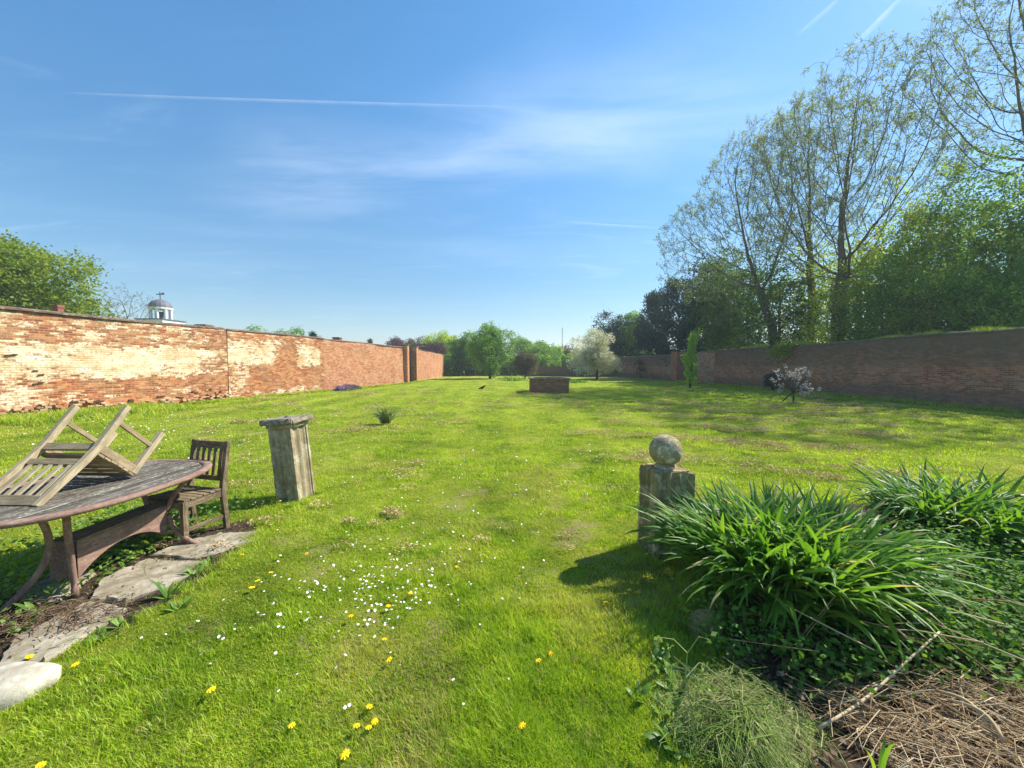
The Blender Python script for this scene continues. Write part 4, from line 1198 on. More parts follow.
for i in range(300):
    y = rng.uniform(5, 40); x = rx(y) - 0.1 - abs(rng.normal(0, 0.25)); sp.append((x, y, rng.uniform(0.5, 1.0)))
tufts(sp, 'rough_grass', 'unmown rough grass growing along the feet of the walls', hh=(0.1, 0.26), per=70, rad=0.22)
sp = []
for c, rad_ in ((G(300, 500), 0.27), (G(650, 562) + Vector((0.15, 0.2, 0)), 0.26)):
    for i in range(34):
        a = rng.uniform(0, 2 * math.pi); sp.append((c.x + rad_ * math.cos(a), c.y + rad_ * math.sin(a), rng.uniform(0.3, 0.8)))
for i in range(160):
    y = rng.uniform(1.3, 3.5); e = np.interp(y, [0.5, 1.5, 2.0, 2.6, 3.2, 3.6], [1.15, 1.05, 1.15, 1.35, 1.55, 2.0])
    sp.append((e - abs(rng.normal(0.05, 0.12)), y, rng.uniform(0.4, 0.9)))
for i in range(70):
    y = rng.uniform(1.7, 4.0); sp.append((-2.42 + rng.normal(0, 0.08) - 0.12 * (y < 2.3), y, rng.uniform(0.3, 0.7)))
for i in range(120):
    a = rng.uniform(0, 6.28); q = rng.uniform(0, 0.5)
    sp.append((0.15 + rng.normal(0, 1.6), rng.uniform(1.35, 2.0), rng.uniform(0.25, 0.55)))
tufts(sp, 'grass_tufts', 'longer grass tufts around the pillars and along the bed edge', hh=(0.07, 0.17), per=40, rad=0.08, wd=0.0045)

# dry clippings lying on the lawn
spots = []
for i in range(420):
    y = 2 + 24 * rng.random() ** 1.3; x = rng.uniform(-0.9, 1.2) * y * 0.9 + rng.normal(0, 1)
    if y > 3.4 and vn(x, y, 2.6, 61) > 0.48 and bed_mask(np.array([x]), np.array([y]))[0] < 0.3 and lx(y) + 1 < x < 17: spots.append((x, y))
for i in range(620):
    y = rng.uniform(5, 17); x = rng.uniform(0.2, 1.1) * y * 0.9 + rng.normal(0, 0.3)
    if abs((x * 0.35 + y) % 2.2 - 1.1) < 0.45: spots.append((x, y))
C = []
for x, y in spots:
    k = int(40 + 90 * rng.random()); s = rng.uniform(0.025, 0.06) * (1.5 if y > 4.5 else 1) * (1 + y * 0.06)
    q = rng.normal(0, 1, (k, 2)) * s * np.array([1.4, 0.8])
    X = x + q[:, 0]; Y = y + q[:, 1]
    C.append(np.stack([X, Y, gz(X, Y) + 0.02 + y * 0.002 + rng.random(k) * (0.03 + 0.002 * y) + 0.03 * np.exp(-(q ** 2).sum(1) / s ** 2)], -1))
C = np.concatenate(C)
d = np.hypot(C[:, 0], C[:, 1])
V, F = leafquads(C, 0.022 + d * 0.0026, flat=0.5, aspect=0.3)
tag(mk('dry_clippings', V, F, M['clip'], attr={'v': np.repeat(rng.random(len(C)), 4)}), 'tan dried grass clippings scattered over the lawn', 'clippings', kind='stuff')

# daisies
def daisies(P, name, label):
    n = len(P); k = 6
    a = np.linspace(0, 2 * math.pi, k, endpoint=False)
    d = np.hypot(P[:, 0], P[:, 1])
    r0 = (0.0062 + d * 0.0007) * rng.uniform(0.7, 1.25, n)
    tl = rng.normal(0, 0.3, (n, 2))
    X = P[:, None, 0] + r0[:, None] * np.cos(a); Y = P[:, None, 1] + r0[:, None] * np.sin(a)
    Z = P[:, None, 2] + r0[:, None] * (np.cos(a) * tl[:, :1] + np.sin(a) * tl[:, 1:])
    V = np.stack([X, Y, Z], -1).reshape(-1, 3)
    o = mk(name, V, np.arange(n * k).reshape(n, k), M['daisy']); tag(o, label, 'daisies', kind='stuff')
D = []
for (px, py, n_, sx, sy) in ((375, 585, 60, 0.22, 0.14), (400, 600, 30, 0.2, 0.10), (372, 620, 26, 0.12, 0.12), (330, 575, 26, 0.3, 0.2), (430, 560, 40, 0.35, 0.25), (300, 600, 22, 0.4, 0.3),
                             (520, 470, 60, 1.6, 1.0), (300, 455, 70, 1.5, 1.0), (180, 425, 110, 1.8, 1.3), (420, 420, 80, 2.5, 2.0), (260, 640, 14, 0.35, 0.2), (345, 680, 10, 0.3, 0.15), (430, 525, 40, 0.6, 0.5), (150, 445, 60, 1.5, 0.7), (450, 480, 40, 1, 1), (470, 610, 14, .3, .3)):
    c = G(px, py)
    for i in range(n_):
        D.append((c.x + rng.normal(0, sx), c.y + rng.normal(0, sy)))
D = np.array(D); D = np.c_[D, gz(D[:, 0], D[:, 1]) + 0.038 + D[:, 1] * 0.0012]
D = D[(D[:, 0] > lx(D[:, 1]) + 0.5) & (path_mask(D[:, 0], D[:, 1]) < 0.2)]
daisies(D, 'daisies', 'small white daisies scattered in drifts across the lawn')

# dandelions, one by one
dand = [(367, 705), (373, 718), (367, 727), (354, 728), (345, 750), (383, 638), (391, 657), (350, 617), (387, 605), (409, 593), (251, 587), (258, 580), (523, 727), (540, 664), (550, 653),
        (455, 566), (630, 590), (36, 765), (17, 670), (26, 657), (76, 665), (291, 723), (212, 690), (308, 554), (270, 573), (606, 603), (242, 556)]
descr = ['in the group of four near the bottom, uppermost', 'in the group of four near the bottom, rightmost', 'in the group of four near the bottom, lowest', 'in the group of four near the bottom, leftmost',
 'just below the group of four at the bottom', 'upper of two on the open grass below the daisy drift', 'lower of two on the open grass below the daisy drift', 'left below the densest daisies',
 'among the densest daisies', 'at the right edge of the densest daisies', 'lower of two left of the daisies', 'upper of two left of the daisies', 'alone at the bottom centre', 'lower of two in the grass at centre bottom', 'upper of two in the grass at centre bottom',
 'alone in mid lawn right of the daisies', 'in the shadow of the ball pillar', 'at the bottom edge left of centre', 'just above the pale flat stone at lower left', 'at the near corner of the grey paving slab', 'at the right end of the soil below the grey slab',
 'alone left of the bottom group', 'alone in grass between the slab and the bottom group', 'farthest, on the grass right of the fluted pedestal', 'on grass right of the slabs, above the pair', 'at the edge of the ball pillar shadow', 'close to the pale slab beside the chair']
proto = None
for i, (px, py) in enumerate(dand):
    g0 = G(px, py, 0.05)
    z = float(gz(g0.x, g0.y))
    if proto is None:
        t = empty('dandelion', (g0.x, g0.y, z))
        m = MB(); m.tube([(0, 0, -0.01), (0.003, 0, 0.02), (0.0, 0.002, 0.045)], 0.002, 5); m.build('stem', M['stem'], t)
        V = [(0, 0, 0.054)]; Fs = []
        for ring, (rad, zz) in enumerate(((0.010, 0.056), (0.019, 0.050))):
            for q in range(16):
                a = q * math.pi / 8 + ring * 0.2; r2 = rad * (1 + 0.15 * (-1) ** q)
                V.append((r2 * math.cos(a), r2 * math.sin(a), zz + 0.002 * (-1) ** q))
        for q in range(16):
            Fs.append((0, 1 + q, 1 + (q + 1) % 16)); Fs.append((1 + q, 17 + q, 17 + (q + 1) % 16, 1 + (q + 1) % 16))
        V.append((0, 0, 0.044))
        for q in range(16): Fs.append((33, 17 + (q + 1) % 16, 17 + q))
        mk('flower_head', V, Fs, M['yellow'], t)
        proto = t
    else:
        t = proto.copy(); col.objects.link(t); t.location = (g0.x, g0.y, z)
        for ch in list(proto.children):
            c = ch.copy(); col.objects.link(c); c.parent = t
    s = random.uniform(0.75, 1.05); t.scale = (s, s, random.uniform(0.75, 1.1))
    t.rotation_euler = (random.uniform(-0.3, 0.3), random.uniform(-0.3, 0.3), random.uniform(0, 6))
    tag(t, 'yellow dandelion ' + descr[i], 'dandelion', 'dandelions in the lawn')

# ------------------------------------------------------------------ strap-leaved clumps
def strap_clump(name, c, ex, ey, n, ln, wd, label, seed, mat='lily', cat='plant', lift=1.0, seg=9, spread=1.0, z0=0.0, droop=1.0):
    rs = np.random.default_rng(seed)
    t = empty(name, (c[0], c[1], z0)); tag(t, label, cat)
    V = []; F = []; vv = []
    nf = max(6, n // 14)
    fa = rs.uniform(0, 2 * math.pi, nf); fr = np.sqrt(rs.random(nf))
    fx = fr * ex * np.cos(fa); fy = fr * ey * np.sin(fa); fd = rs.uniform(0, math.pi, nf)
    base = 0
    for i in range(n):
        f = rs.integers(nf)
        px, py = fx[f] + rs.normal(0, 0.025), fy[f] + rs.normal(0, 0.025)
        outd = np.array([fx[f] / ex, fy[f] / ey]) * 0.9
        az = fd[f] + (0 if rs.random() < 0.5 else math.pi) + rs.normal(0, 0.5)
        dirv = np.array([math.cos(az), math.sin(az)]) * 0.75 + outd * rs.uniform(0.4, 1.2)
        dirv /= np.linalg.norm(dirv) + 1e-6
        Lf = ln * rs.uniform(0.6, 1.12); el = R(rs.uniform(62, 88) - 14 * fr[f] * spread); w0 = wd * rs.uniform(0.7, 1.25)
        bend = (rs.uniform(0.5, 1.5) if rs.random() < 0.55 else rs.uniform(1.4, 2.7)) * spread * droop
        p = np.array([px, py, 0.0]); side = np.array([-dirv[1], dirv[0], 0])
        tw = rs.normal(0, 0.5)
        for k in range(seg + 1):
            tt = k / seg
            e = el - bend * tt ** 1.7
            fdir = np.array([dirv[0] * math.cos(e), dirv[1] * math.cos(e), math.sin(e)])
            nrm = np.cross(side, fdir)
            sd = side * math.cos(tw * tt) + nrm * math.sin(tw * tt)
            ww = w0 * (0.55 + 0.9 * tt if tt < 0.4 else 0.91 * (1 - ((tt - 0.4) / 0.6) ** 1.8)) * 0.5 + 0.0006
            V += [p - sd * ww, p + nrm * ww * -0.55, p + sd * ww]
            p = p + fdir * Lf / seg
        for k in range(seg):
            a = base + 3 * k
            F += [(a, a + 1, a + 4, a + 3), (a + 1, a + 2, a + 5, a + 4)]
        val = rs.uniform(0, 0.85) if rs.random() > 0.012 else 1.2
        brown = rs.random() < 0.10
        for k in range(seg + 1): vv += [min(1.6, val + (1.3 if brown and k >= seg - 1 else 0))] * 3
        base += 3 * (seg + 1)
    V = np.array(V); V[:, 2] = np.maximum(V[:, 2], 0.01)
    mk('leaves', V, np.array(F), M[mat], t, attr={'v': vv}, smooth=True)
    return t
strap_clump('daylily_clump', (1.98, 2.74), 0.50, 0.38, 1500, 0.82, 0.046, 'large clump of arching green strap leaves right of the ball pillar', 3, z0=0.02, droop=1.0, spread=0.85)
strap_clump('daylily_clump', (4.3, 3.55), 0.50, 0.40, 900, 0.76, 0.042, 'smaller strap-leaved clump farther right at the edge of the photo', 4, z0=0.02)
strap_clump('daffodil_clump', (G(385, 424).x, G(385, 424).y), 0.17, 0.12, 95, 0.62, 0.030, 'small sparse clump of upright grey-green leaves alone in the left lawn', 8, mat='leaf_grey', spread=0.9)

# low leafy ground cover in the bed
def cover(name, spots, label, mat, leaf, per, sig, kind=None, cat='ground cover', hh=0.15):
    C = []
    for (x, y, s, z) in spots:
        k = int(per * s)
        q = rng.normal(0, 1, (k, 3)) * np.array([sig * s, sig * s, hh * 0.45])
        C.append(np.array([x, y, z]) + q)
    C = np.concatenate(C); C[:, 2] = np.maximum(C[:, 2], 0.02 + gz(C[:, 0], C[:, 1]))
    V, F = leafquads(C, leaf, flat=0.55, aspect=0.6)
    o = mk(name, V, F, M[mat], attr={'v': np.repeat(rng.random(len(C)), 4)})
    tag(o, label, cat, kind=kind); return o
sp = [(rng.uniform(2.2, 5.2), rng.uniform(1.85, 3.3), rng.uniform(0.7, 1.3), rng.uniform(0.05, 0.24)) for i in range(190)]
sp = [q for q in sp if q[0] > 2.25 + max(0, 2.4 - q[1]) * 0.3]
cover('ground_cover', sp, 'low dark green leafy ground cover below the right clump', 'weed_dark', 0.036, 210, 0.15, 'stuff', hh=0.2)
sp = [(rng.uniform(1.1, 2.5), rng.uniform(1.9, 2.45), rng.uniform(0.5, 1), rng.uniform(0.04, 0.2)) for i in range(95)]
cover('bed_weeds', sp, 'dark leafy weeds in the shade beneath the big strap-leaved clump', 'weed_dark', 0.036, 50, 0.10, 'stuff', cat='weeds', hh=0.12)
sp = [(rng.uniform(-4.6, -3.25), rng.uniform(2.2, 4.4), rng.uniform(0.5, 1.1), rng.uniform(0.03, 0.10)) for i in range(90)]
cover('shade_weeds', sp, 'dark green weeds growing in the shade beneath the oval table', 'weed', 0.045, 50, 0.12, 'stuff', cat='weeds', hh=0.1)

# broad-leaved weeds by the paving and bed
def weed(c, n, ln, wd, label, seed, mat='weed', name='weed_plant', cat='weed', el0=35, el1=75, z=0.0, group='broad-leaved weeds'):
    rs = np.random.default_rng(seed); V = []; F = []; vv = []; b = 0
    for i in range(n):
        az = rs.uniform(0, 2 * math.pi); e = R(rs.uniform(el0, el1)); Lf = ln * rs.uniform(0.5, 1.1); w0 = wd * rs.uniform(0.7, 1.2)
        dv = np.array([math.cos(az), math.sin(az)]); side = np.array([-dv[1], dv[0], 0]); p = np.array([0.01 * dv[0], 0.01 * dv[1], 0.0])
        for k in range(7):
            tt = k / 6; ee = e - 0.9 * tt ** 1.5
            fd = np.array([dv[0] * math.cos(ee), dv[1] * math.cos(ee), math.sin(ee)]); nr = np.cross(side, fd)
            ww = w0 * 0.5 * max(0.08, math.sin(math.pi * min(1, 0.08 + tt * 0.9)) ** 0.8) * (0.25 if k == 0 else 1)
            V += [p - side * ww + nr * ww * 0.3, p, p + side * ww + nr * ww * 0.3]; p = p + fd * Lf / 6
        for k in range(6):
            a = b + 3 * k; F += [(a, a + 1, a + 4, a + 3), (a + 1, a + 2, a + 5, a + 4)]
        vv += [rs.random()] * 21; b += 21
    o = mk(name, V, np.array(F), M[mat], loc=(c.x, c.y, z), attr={'v': vv}, smooth=True)
    tag(o, label, cat, group); return o
for i, (px, py, n_, ln, wd, lb) in enumerate([
    (38, 612, 9, 0.15, 0.045, 'tall pale green weed at the foot of the front table leg, leftmost'),
    (22, 632, 8, 0.12, 0.03, 'feathery low weed at the left edge below the table'),
    (168, 600, 8, 0.17, 0.035, 'upright bright weed at the grass edge of the tan slab'),
    (178, 612, 10, 0.12, 0.03, 'spreading low weed just below the upright bright one by the tan slab'),
    (196, 578, 16, 0.13, 0.025, 'dark bushy weed between the tan slab and the lawn'),
    (208, 568, 12, 0.12, 0.025, 'small weed beside the splayed foot of the table'),
    (122, 628, 12, 0.12, 0.03, 'low weed between the grey slab and the lawn'),
    (100, 642, 12, 0.10, 0.03, 'dark low weed at the near edge of the grey slab'),
    (134, 555, 10, 0.09, 0.03, 'light weed under the table stretcher'),
    (95, 572, 8, 0.10, 0.02, 'bluish weed behind the front table leg'),
    (120, 592, 7, 0.06, 0.03, 'tiny flat weed in the crack of the tan slab'),
    (660, 668, 14, 0.12, 0.04, 'light green weed at the lawn edge below the dark stone'),
    (680, 690, 16, 0.14, 0.05, 'broad weed beside the heap of cut grass'),
    (665, 715, 14, 0.12, 0.04, 'broad weed lower left of the heap of cut grass'),
    (672, 745, 14, 0.13, 0.045, 'broad weed at the bottom edge by the heap of cut grass'),
    (640, 700, 12, 0.09, 0.03, 'low weed in the lawn farthest left of the heap of cut grass')]):
    weed(G(px, py), n_, ln, wd, lb, 100 + i, z=float(gz(G(px, py).x, G(px, py).y)) - 0.005)
o = weed(G(878, 800), 3, 0.40, 0.018, 'single tall green blade standing in front of the dry stalks at the bottom', 140, el0=78, el1=88, group=None, mat='lily', name='leaf_shoot', cat='plant', z=0.03)

# heap of cut grass
cg = G(745, 742)
n = 9500
q = rng.normal(0, 1, (n, 2)); X = cg.x + 0.02 + q[:, 0] * 0.15; Y = cg.y + 0.02 + q[:, 1] * 0.12 - q[:, 0] * 0.05
hz = (0.15 + 0.20 * (vn(X, Y, 0.13, 5) - 0.5)) * np.exp(-((X - cg.x) ** 2 / 0.075 + (Y - cg.y - 0.06) ** 2 / 0.055))
az = rng.normal(-0.5, 1.3, n)
P = np.stack([X, Y, gz(X, Y) + hz * rng.uniform(0.7, 1.0, n)], -1)
hh_ = rng.uniform(0.006, 0.045, n)
V, F, K = blades(P, hh_, rng.uniform(0.0016, 0.0055, n), rng.uniform(0.04, 0.16, n) / hh_, heading=az, seg=3, drop=1.3)
tag(mk('grass_heap', V, F, M['cuttings'], attr={'v': np.repeat(np.clip(rng.normal(0.36, 0.26, n) + 0.9 * np.clip(vn(X, Y, 0.12, 6) - 0.45, 0, 1) + 0.25 * (X > cg.x + 0.05), 0, 1), K)}), 'mound of wilting cut grass at the bottom edge right of centre', 'grass heap', kind='stuff')
# core of the heap so it is not hollow
m = MB(); m.lathe([(0.26, -0.02), (0.2, 0.03), (0.14, 0.05), (0.07, 0.065), (0.01, 0.07)], 20, (cg.x + 0.01, cg.y + 0.06, 0)); 
core = m.build('grass_heap_core', M['soil'], smooth=True); tag(core, 'brown rotting base of the cut grass mound', 'compost', kind='stuff')

# dry stalks and twigs (uncountable litter)
def stalks(n, region, name, label, ln=(0.12, 0.5), rad=0.0019, mat='straw', zr=(0.05, 0.14), azm=None, cat='dry stalks', kind='stuff', seed=0, el=0.12):
    rs = np.random.default_rng(seed); m = MB(); vals = []
    for i in range(n):
        x, y = region(rs)
        az = rs.normal(*azm) if azm else rs.uniform(0, math.pi); L_ = rs.uniform(*ln); e = rs.normal(0.02, el)
        d = np.array([math.cos(az) * math.cos(e), math.sin(az) * math.cos(e), math.sin(e)]); z = rs.uniform(*zr) + 0.02
        p0 = np.array([x, y, z]); b = rs.normal(0, 0.11, 3) * L_
        P = np.array([p0 - d * L_ / 2, p0 + b, p0 + d * L_ / 2 + np.array([0, 0, -abs(b[2])])])
        P[:, 2] = np.maximum(P[:, 2], 0.03)
        r0 = rad * rs.uniform(0.4, 1.9)
        m.tube(P, [r0, r0 * 0.9, r0 * 0.5], 4, cap=False); vals += [rs.random()] * 12
    o = mk(name, m.arr(), np.array(m.f), M[mat], attr={'v': vals}); tag(o, label, cat, kind=kind); return o
def reg1(rs):
    x = rs.uniform(1.5, 3.3); y = rs.uniform(1.25, 1.88) - 0.25 * max(0, 1.9 - x) * rs.random()
    return x, y
stalks(1500, reg1, 'dry_stalks', 'heap of pale dry stalks and straw at the lower right', azm=(2.75, 0.8), seed=3, zr=(0.03, 0.12))
def reg2(rs): return rs.uniform(1.3, 3.2), rs.uniform(1.9, 2.5)
stalks(26, reg2, 'dead_stems', 'thin brown dead stems under the strap leaves', ln=(0.3, 0.8), azm=(2.3, 0.6), rad=0.003, seed=5, zr=(0.08, 0.3), el=0.5)
def reg3(rs):
    c = G(62, 622); return c.x + rs.normal(0, 0.22), c.y + rs.normal(0, 0.10) + 0
stalks(420, reg3, 'twig_litter', 'tangle of short brown twigs between slab and table leg', ln=(0.03, 0.12), rad=0.002, mat='deadleaf', zr=(0.01, 0.05), seed=6, cat='twigs')
# dead leaf litter
C = np.stack([rng.uniform(1.15, 3.3, 2600), rng.uniform(1.2, 2.5, 2600), rng.uniform(0.05, 0.11, 2600)], -1)
C = C[bed_mask(C[:, 0], C[:, 1]) > 0.5]
V, F = leafquads(C, 0.035, flat=0.5, aspect=0.6)
tag(mk('leaf_litter', V, F, M['deadleaf'], attr={'v': np.repeat(rng.random(len(C)), 4)}), 'brown dead leaves littering the bed soil', 'leaf litter', kind='stuff')
C = np.stack([rng.uniform(-4.2, -2.4, 1500), rng.uniform(1.7, 4.1, 1500), rng.uniform(0.02, 0.05, 1500)], -1)
C = C[path_mask(C[:, 0], C[:, 1]) > 0.4]
V, F = leafquads(C, 0.022, flat=0.6, aspect=0.6)
tag(mk('path_litter', V, F, M['deadleaf'], attr={'v': np.repeat(rng.random(len(C)), 4)}), 'small dead leaves and crumbs lying around the slabs', 'leaf litter', kind='stuff')
def reg4(rs):
    return cg.x + 0.03 + rs.normal(0, 0.15), cg.y + 0.05 + rs.normal(0, 0.12)
st = stalks(330, reg4, 'cut_stems', 'long limp cut stems lying over the grass mound', ln=(0.08, 0.3), azm=(-0.6, 1.0), rad=0.0015, mat='cuttings', seed=9, zr=(0.02, 0.05), el=0.35, cat='cut stems')
cv = np.empty(len(st.data.vertices) * 3); st.data.vertices.foreach_get('co', cv); cv = cv.reshape(-1, 3)
cv[:, 2] += 0.13 * np.exp(-((cv[:, 0] - cg.x) ** 2 / 0.075 + (cv[:, 1] - cg.y - 0.06) ** 2 / 0.055)); st.data.vertices.foreach_set('co', cv.ravel())
# single long bare stem leaning over the heap
m = MB()
a, b = G(819, 728, 0.10), G(938, 632, 0.30)
b = Vector((b.x, b.y, b.z)); a = Vector((a.x, a.y, a.z))
P = [a.lerp(b, t_) + Vector((0.01 * math.sin(t_ * 7), 0, -0.04 * math.sin(t_ * math.pi))) for t_ in np.linspace(0, 1, 9)]
m.tube([tuple(p) for p in P], np.linspace(0.007, 0.0045, 9), 7)
o = mk('dead_branch', m.arr(), m.f, M['straw'], attr={'v': np.full(len(m.arr()), 0.8)}, smooth=True); tag(o, 'long pale bare stem lying diagonally across the dry heap', 'stem')
# curled brown roots
for j, (px, py) in enumerate(((962, 712), (975, 722))):
    m = MB(); g0 = G(px, py, 0.12)
    P = [(g0.x + 0.03 * math.sin(t_ * 3.4), g0.y - 0.10 + 0.20 * t_, 0.13 + 0.035 * math.sin(t_ * 3.1)) for t_ in np.linspace(0, 1, 9)]
    m.tube(P, 0.008, 7); o = mk('curled_root', m.arr(), m.f, M['straw'], attr={'v': np.full(len(m.arr()), 0.5)}, smooth=True)
    tag(o, ('left' if j == 0 else 'right') + ' one of two short curled brown roots on the straw heap', 'root')
# spindly seeding weed standing left of the heap
t = empty('seeding_weed', G(697, 760)); tag(t, 'spindly pale dry weed standing at the left of the cut grass heap', 'weed')
m = MB()
P = [(0, 0, 0), (0.0, 0.05, 0.15), (-0.02, 0.08, 0.30), (-0.005, 0.10, 0.40), (0.05, 0.11, 0.47), (0.10, 0.12, 0.45)]
m.tube(P, [0.004, 0.0035, 0.003, 0.0025, 0.002, 0.0015], 5)
for q in (((0.0, 0.06, 0.2), (-0.07, 0.07, 0.30), (-0.11, 0.08, 0.42)), ((-0.02, 0.08, 0.3), (0.06, 0.12, 0.34), (0.1, 0.14, 0.31)), ((-0.005, 0.1, 0.4), (-0.06, 0.12, 0.45), (-0.13, 0.12, 0.46))): m.tube(q, [0.003, 0.002, 0.001], 5)
o = mk('stem', m.arr(), m.f, M['cuttings'], t, attr={'v': np.full(len(m.arr()), 0.8)})
C = np.array([(-0.11, 0.08, 0.42), (-0.12, 0.08, 0.40), (-0.1, 0.08, 0.44), (0.1, 0.14, 0.31), (0.1, 0.12, 0.45), (-0.13, 0.12, 0.46), (-0.12, 0.1, 0.33), (-0.09, .1, .26), (.08, .1, .24), (-.1, .05, .2), (.03, .05, .15)])
V, F = leafquads(np.repeat(C, 5, 0) + rng.normal(0, 0.012, (55, 3)), 0.03, aspect=0.6)
mk('leaves', V, F, M['cuttings'], t, attr={'v': np.repeat(rng.random(55) * 0.5 + 0.3, 4)})

# ------------------------------------------------------------------ mid-ground objects
# brick tank
bt = empty('brick_tank', (2.30, 24.4, 0)); tag(bt, 'low square brick tank with pale coping standing alone in the far lawn', 'tank')
sx, h = 2.3, 0.82
V = []; F = []; UV = []
for k in range(4):
    a = k * math.pi / 2; c_, s_ = math.cos(a), math.sin(a)
    pts = [(-sx / 2, -sx / 2, -0.1), (sx / 2, -sx / 2, -0.1), (sx / 2, -sx / 2, h), (-sx / 2, -sx / 2, h)]
    n0 = len(V); V += [(x * c_ - y * s_, x * s_ + y * c_, z) for x, y, z in pts]; F.append((n0, n0 + 1, n0 + 2, n0 + 3)); UV += [(0, -0.1), (sx, -0.1), (sx, h), (0, h)]
mk('brick_sides', V, F, M['wall_right'], bt, uv=UV, attr={'wash': np.full(16, 0.05), 'dirt': np.full(16, 0.5)})
m = MB()
for q in ((0, -1.08, 2.44, 0.32), (0, 1.08, 2.44, 0.32)): m.box((q[0], q[1], h + 0.045), (q[2], q[3], 0.09))
for q in ((-1.06, 0, 0.32, 1.838), (1.06, 0, 0.32, 1.838)): m.box((q[0], q[1], h + 0.045), (q[2], q[3], 0.09))
m.build('coping', M['stone_cap'], bt, bevel=0.015)
MB().box((0, 0, h - 0.15), (2.1, 2.1, 0.05)).build('soil_fill', M['soil'], bt)

# crow
g0 = G(482, 390.5)
cr = empty('crow', (g0.x, g0.y, 0)); tag(cr, 'black crow standing on the far lawn left of the brick tank', 'bird')
def skin_body(name, verts, edges, radii, mat, parent):
    me = bpy.data.meshes.new(name); me.from_pydata(verts, edges, []); me.update()
    o = bpy.data.objects.new(name, me); col.objects.link(o); o.parent = parent; me.materials.append(mat)
    o.modifiers.new('skin', 'SKIN'); sb = o.modifiers.new('sub', 'SUBSURF'); sb.levels = 2; sb.render_levels = 2
    for i, r2 in enumerate(radii): me.skin_vertices[0].data[i].radius = (r2, r2)
    me.skin_vertices[0].data[0].use_root = True
    return o
skin_body('body', [(0, 0, 0.17), (0.09, 0, 0.21), (0.15, 0, 0.265), (0.19, 0, 0.285), (0.235, 0, 0.277), (-0.1, 0, 0.14), (-0.22, 0, 0.095), (0.01, 0.03, 0.1), (0.01, 0.035, 0.02), (0.05, 0.035, 0.008), (0.01, -0.03, 0.1), (0.01, -0.035, 0.02), (0.05, -0.035, 0.008)],
          [(0, 1), (1, 2), (2, 3), (3, 4), (0, 5), (5, 6), (0, 7), (7, 8), (8, 9), (0, 10), (10, 11), (11, 12)],
          [0.075, 0.062, 0.04, 0.038, 0.010, 0.05, 0.022, 0.02, 0.008, 0.006, 0.02, 0.008, 0.006], M['crow'], cr)
cr.rotation_euler = (0, 0, 0.3); cr.scale = (1.15,) * 3

# purple mound at wall foot
C = rng.normal(size=(5200, 3)); C /= np.linalg.norm(C, axis=1)[:, None]; C[:, 2] = np.abs(C[:, 2]); C *= np.array([0.55, 1.15, 0.34]) * rng.uniform(0.7, 1.05, (5200, 1)) * (0.75 + 0.5 * vn(C[:, 0] * 4 + 9, C[:, 1] * 4 + 9, 1.0, 4))[:, None]
V, F = leafquads(C, 0.085)
vv = np.clip(C[:, 2] / 0.42 * 0.5 + rng.random(5200) * 0.6, 0, 1)
o = mk('aubrieta_mound', V, F, M['lavender'], loc=(lx(26.3) + 0.75, 26.2, 0), attr={'v': np.repeat(vv, 4)}); o.rotation_euler = (0, 0, -0.23)
tag(o, 'low mound of purple flowers at the foot of the left wall', 'flowering plant')
# small plants far lawn
for (px, py, s, lb) in ((512, 381, 1.0, 'dark low plant on the far lawn before the round olive bush'), (577, 383, 0.5, 'tiny plant right of the brick tank on the far lawn')):
    g0 = G(px, py); C = rng.normal(size=(900, 3)) * np.array([0.8, 0.4, 0.22]) * s; C[:, 2] = np.abs(C[:, 2])
    V, F = leafquads(C, 0.14)
    tag(mk('low_plant', V, F, M['leaf_mid'], loc=(g0.x, g0.y, 0), attr={'v': np.repeat(rng.random(900), 4)}), lb, 'plant')

# slim green columnar tree
g0 = G(690, 388.5)
t = empty('columnar_tree', (g0.x, g0.y, 0)); tag(t, 'slim upright bright green young tree standing before the right wall', 'tree')
hT = 4.0; zt = np.linspace(0, 1, 26)
C = []
for i in range(110):
    q = rng.random(); rad = 0.36 * (1 - abs(q - 0.3) ** 1.0) * (1 - q) ** 0.45 + 0.04; a = rng.uniform(0, 6.28)
    C.append(np.array([rad * math.cos(a) * rng.random() ** 0.5 + 0.28 * max(0, q - 0.45), rad * math.sin(a) * rng.random(), 0.55 + q * 3.3]))
C = np.array(C); C = np.concatenate([C, [(0.42, 0, 3.6), (0.5, 0, 3.9), (0.58, 0, 4.25), (-0.45, 0, 2.2), (-0.5, 0, 2.35), (-0.4, 0, 2.0)]])
P = np.repeat(C, 40, 0) + rng.normal(size=(len(C) * 40, 3)) * np.array([0.10, 0.10, 0.18])
V, F = leafquads(P, 0.12, up=0.3)
mk('crown', V, F, M['leaf_slim'], t, attr={'v': np.repeat(rng.random(len(P)), 4)})
m = MB(); m.tube([(0, 0, 0), (0.0, 0, 0.6), (0.05, 0, 1.6), (0.2, 0, 2.7), (0.52, 0, 3.9)], [0.10, 0.085, 0.06, 0.04, 0.01], 8)
m.tube([(0.02, 0, 1.2), (-0.3, 0, 1.8), (-0.5, 0, 2.35)], [0.04, 0.03, 0.01], 6); m.build('trunk', M['bark'], t, smooth=True)

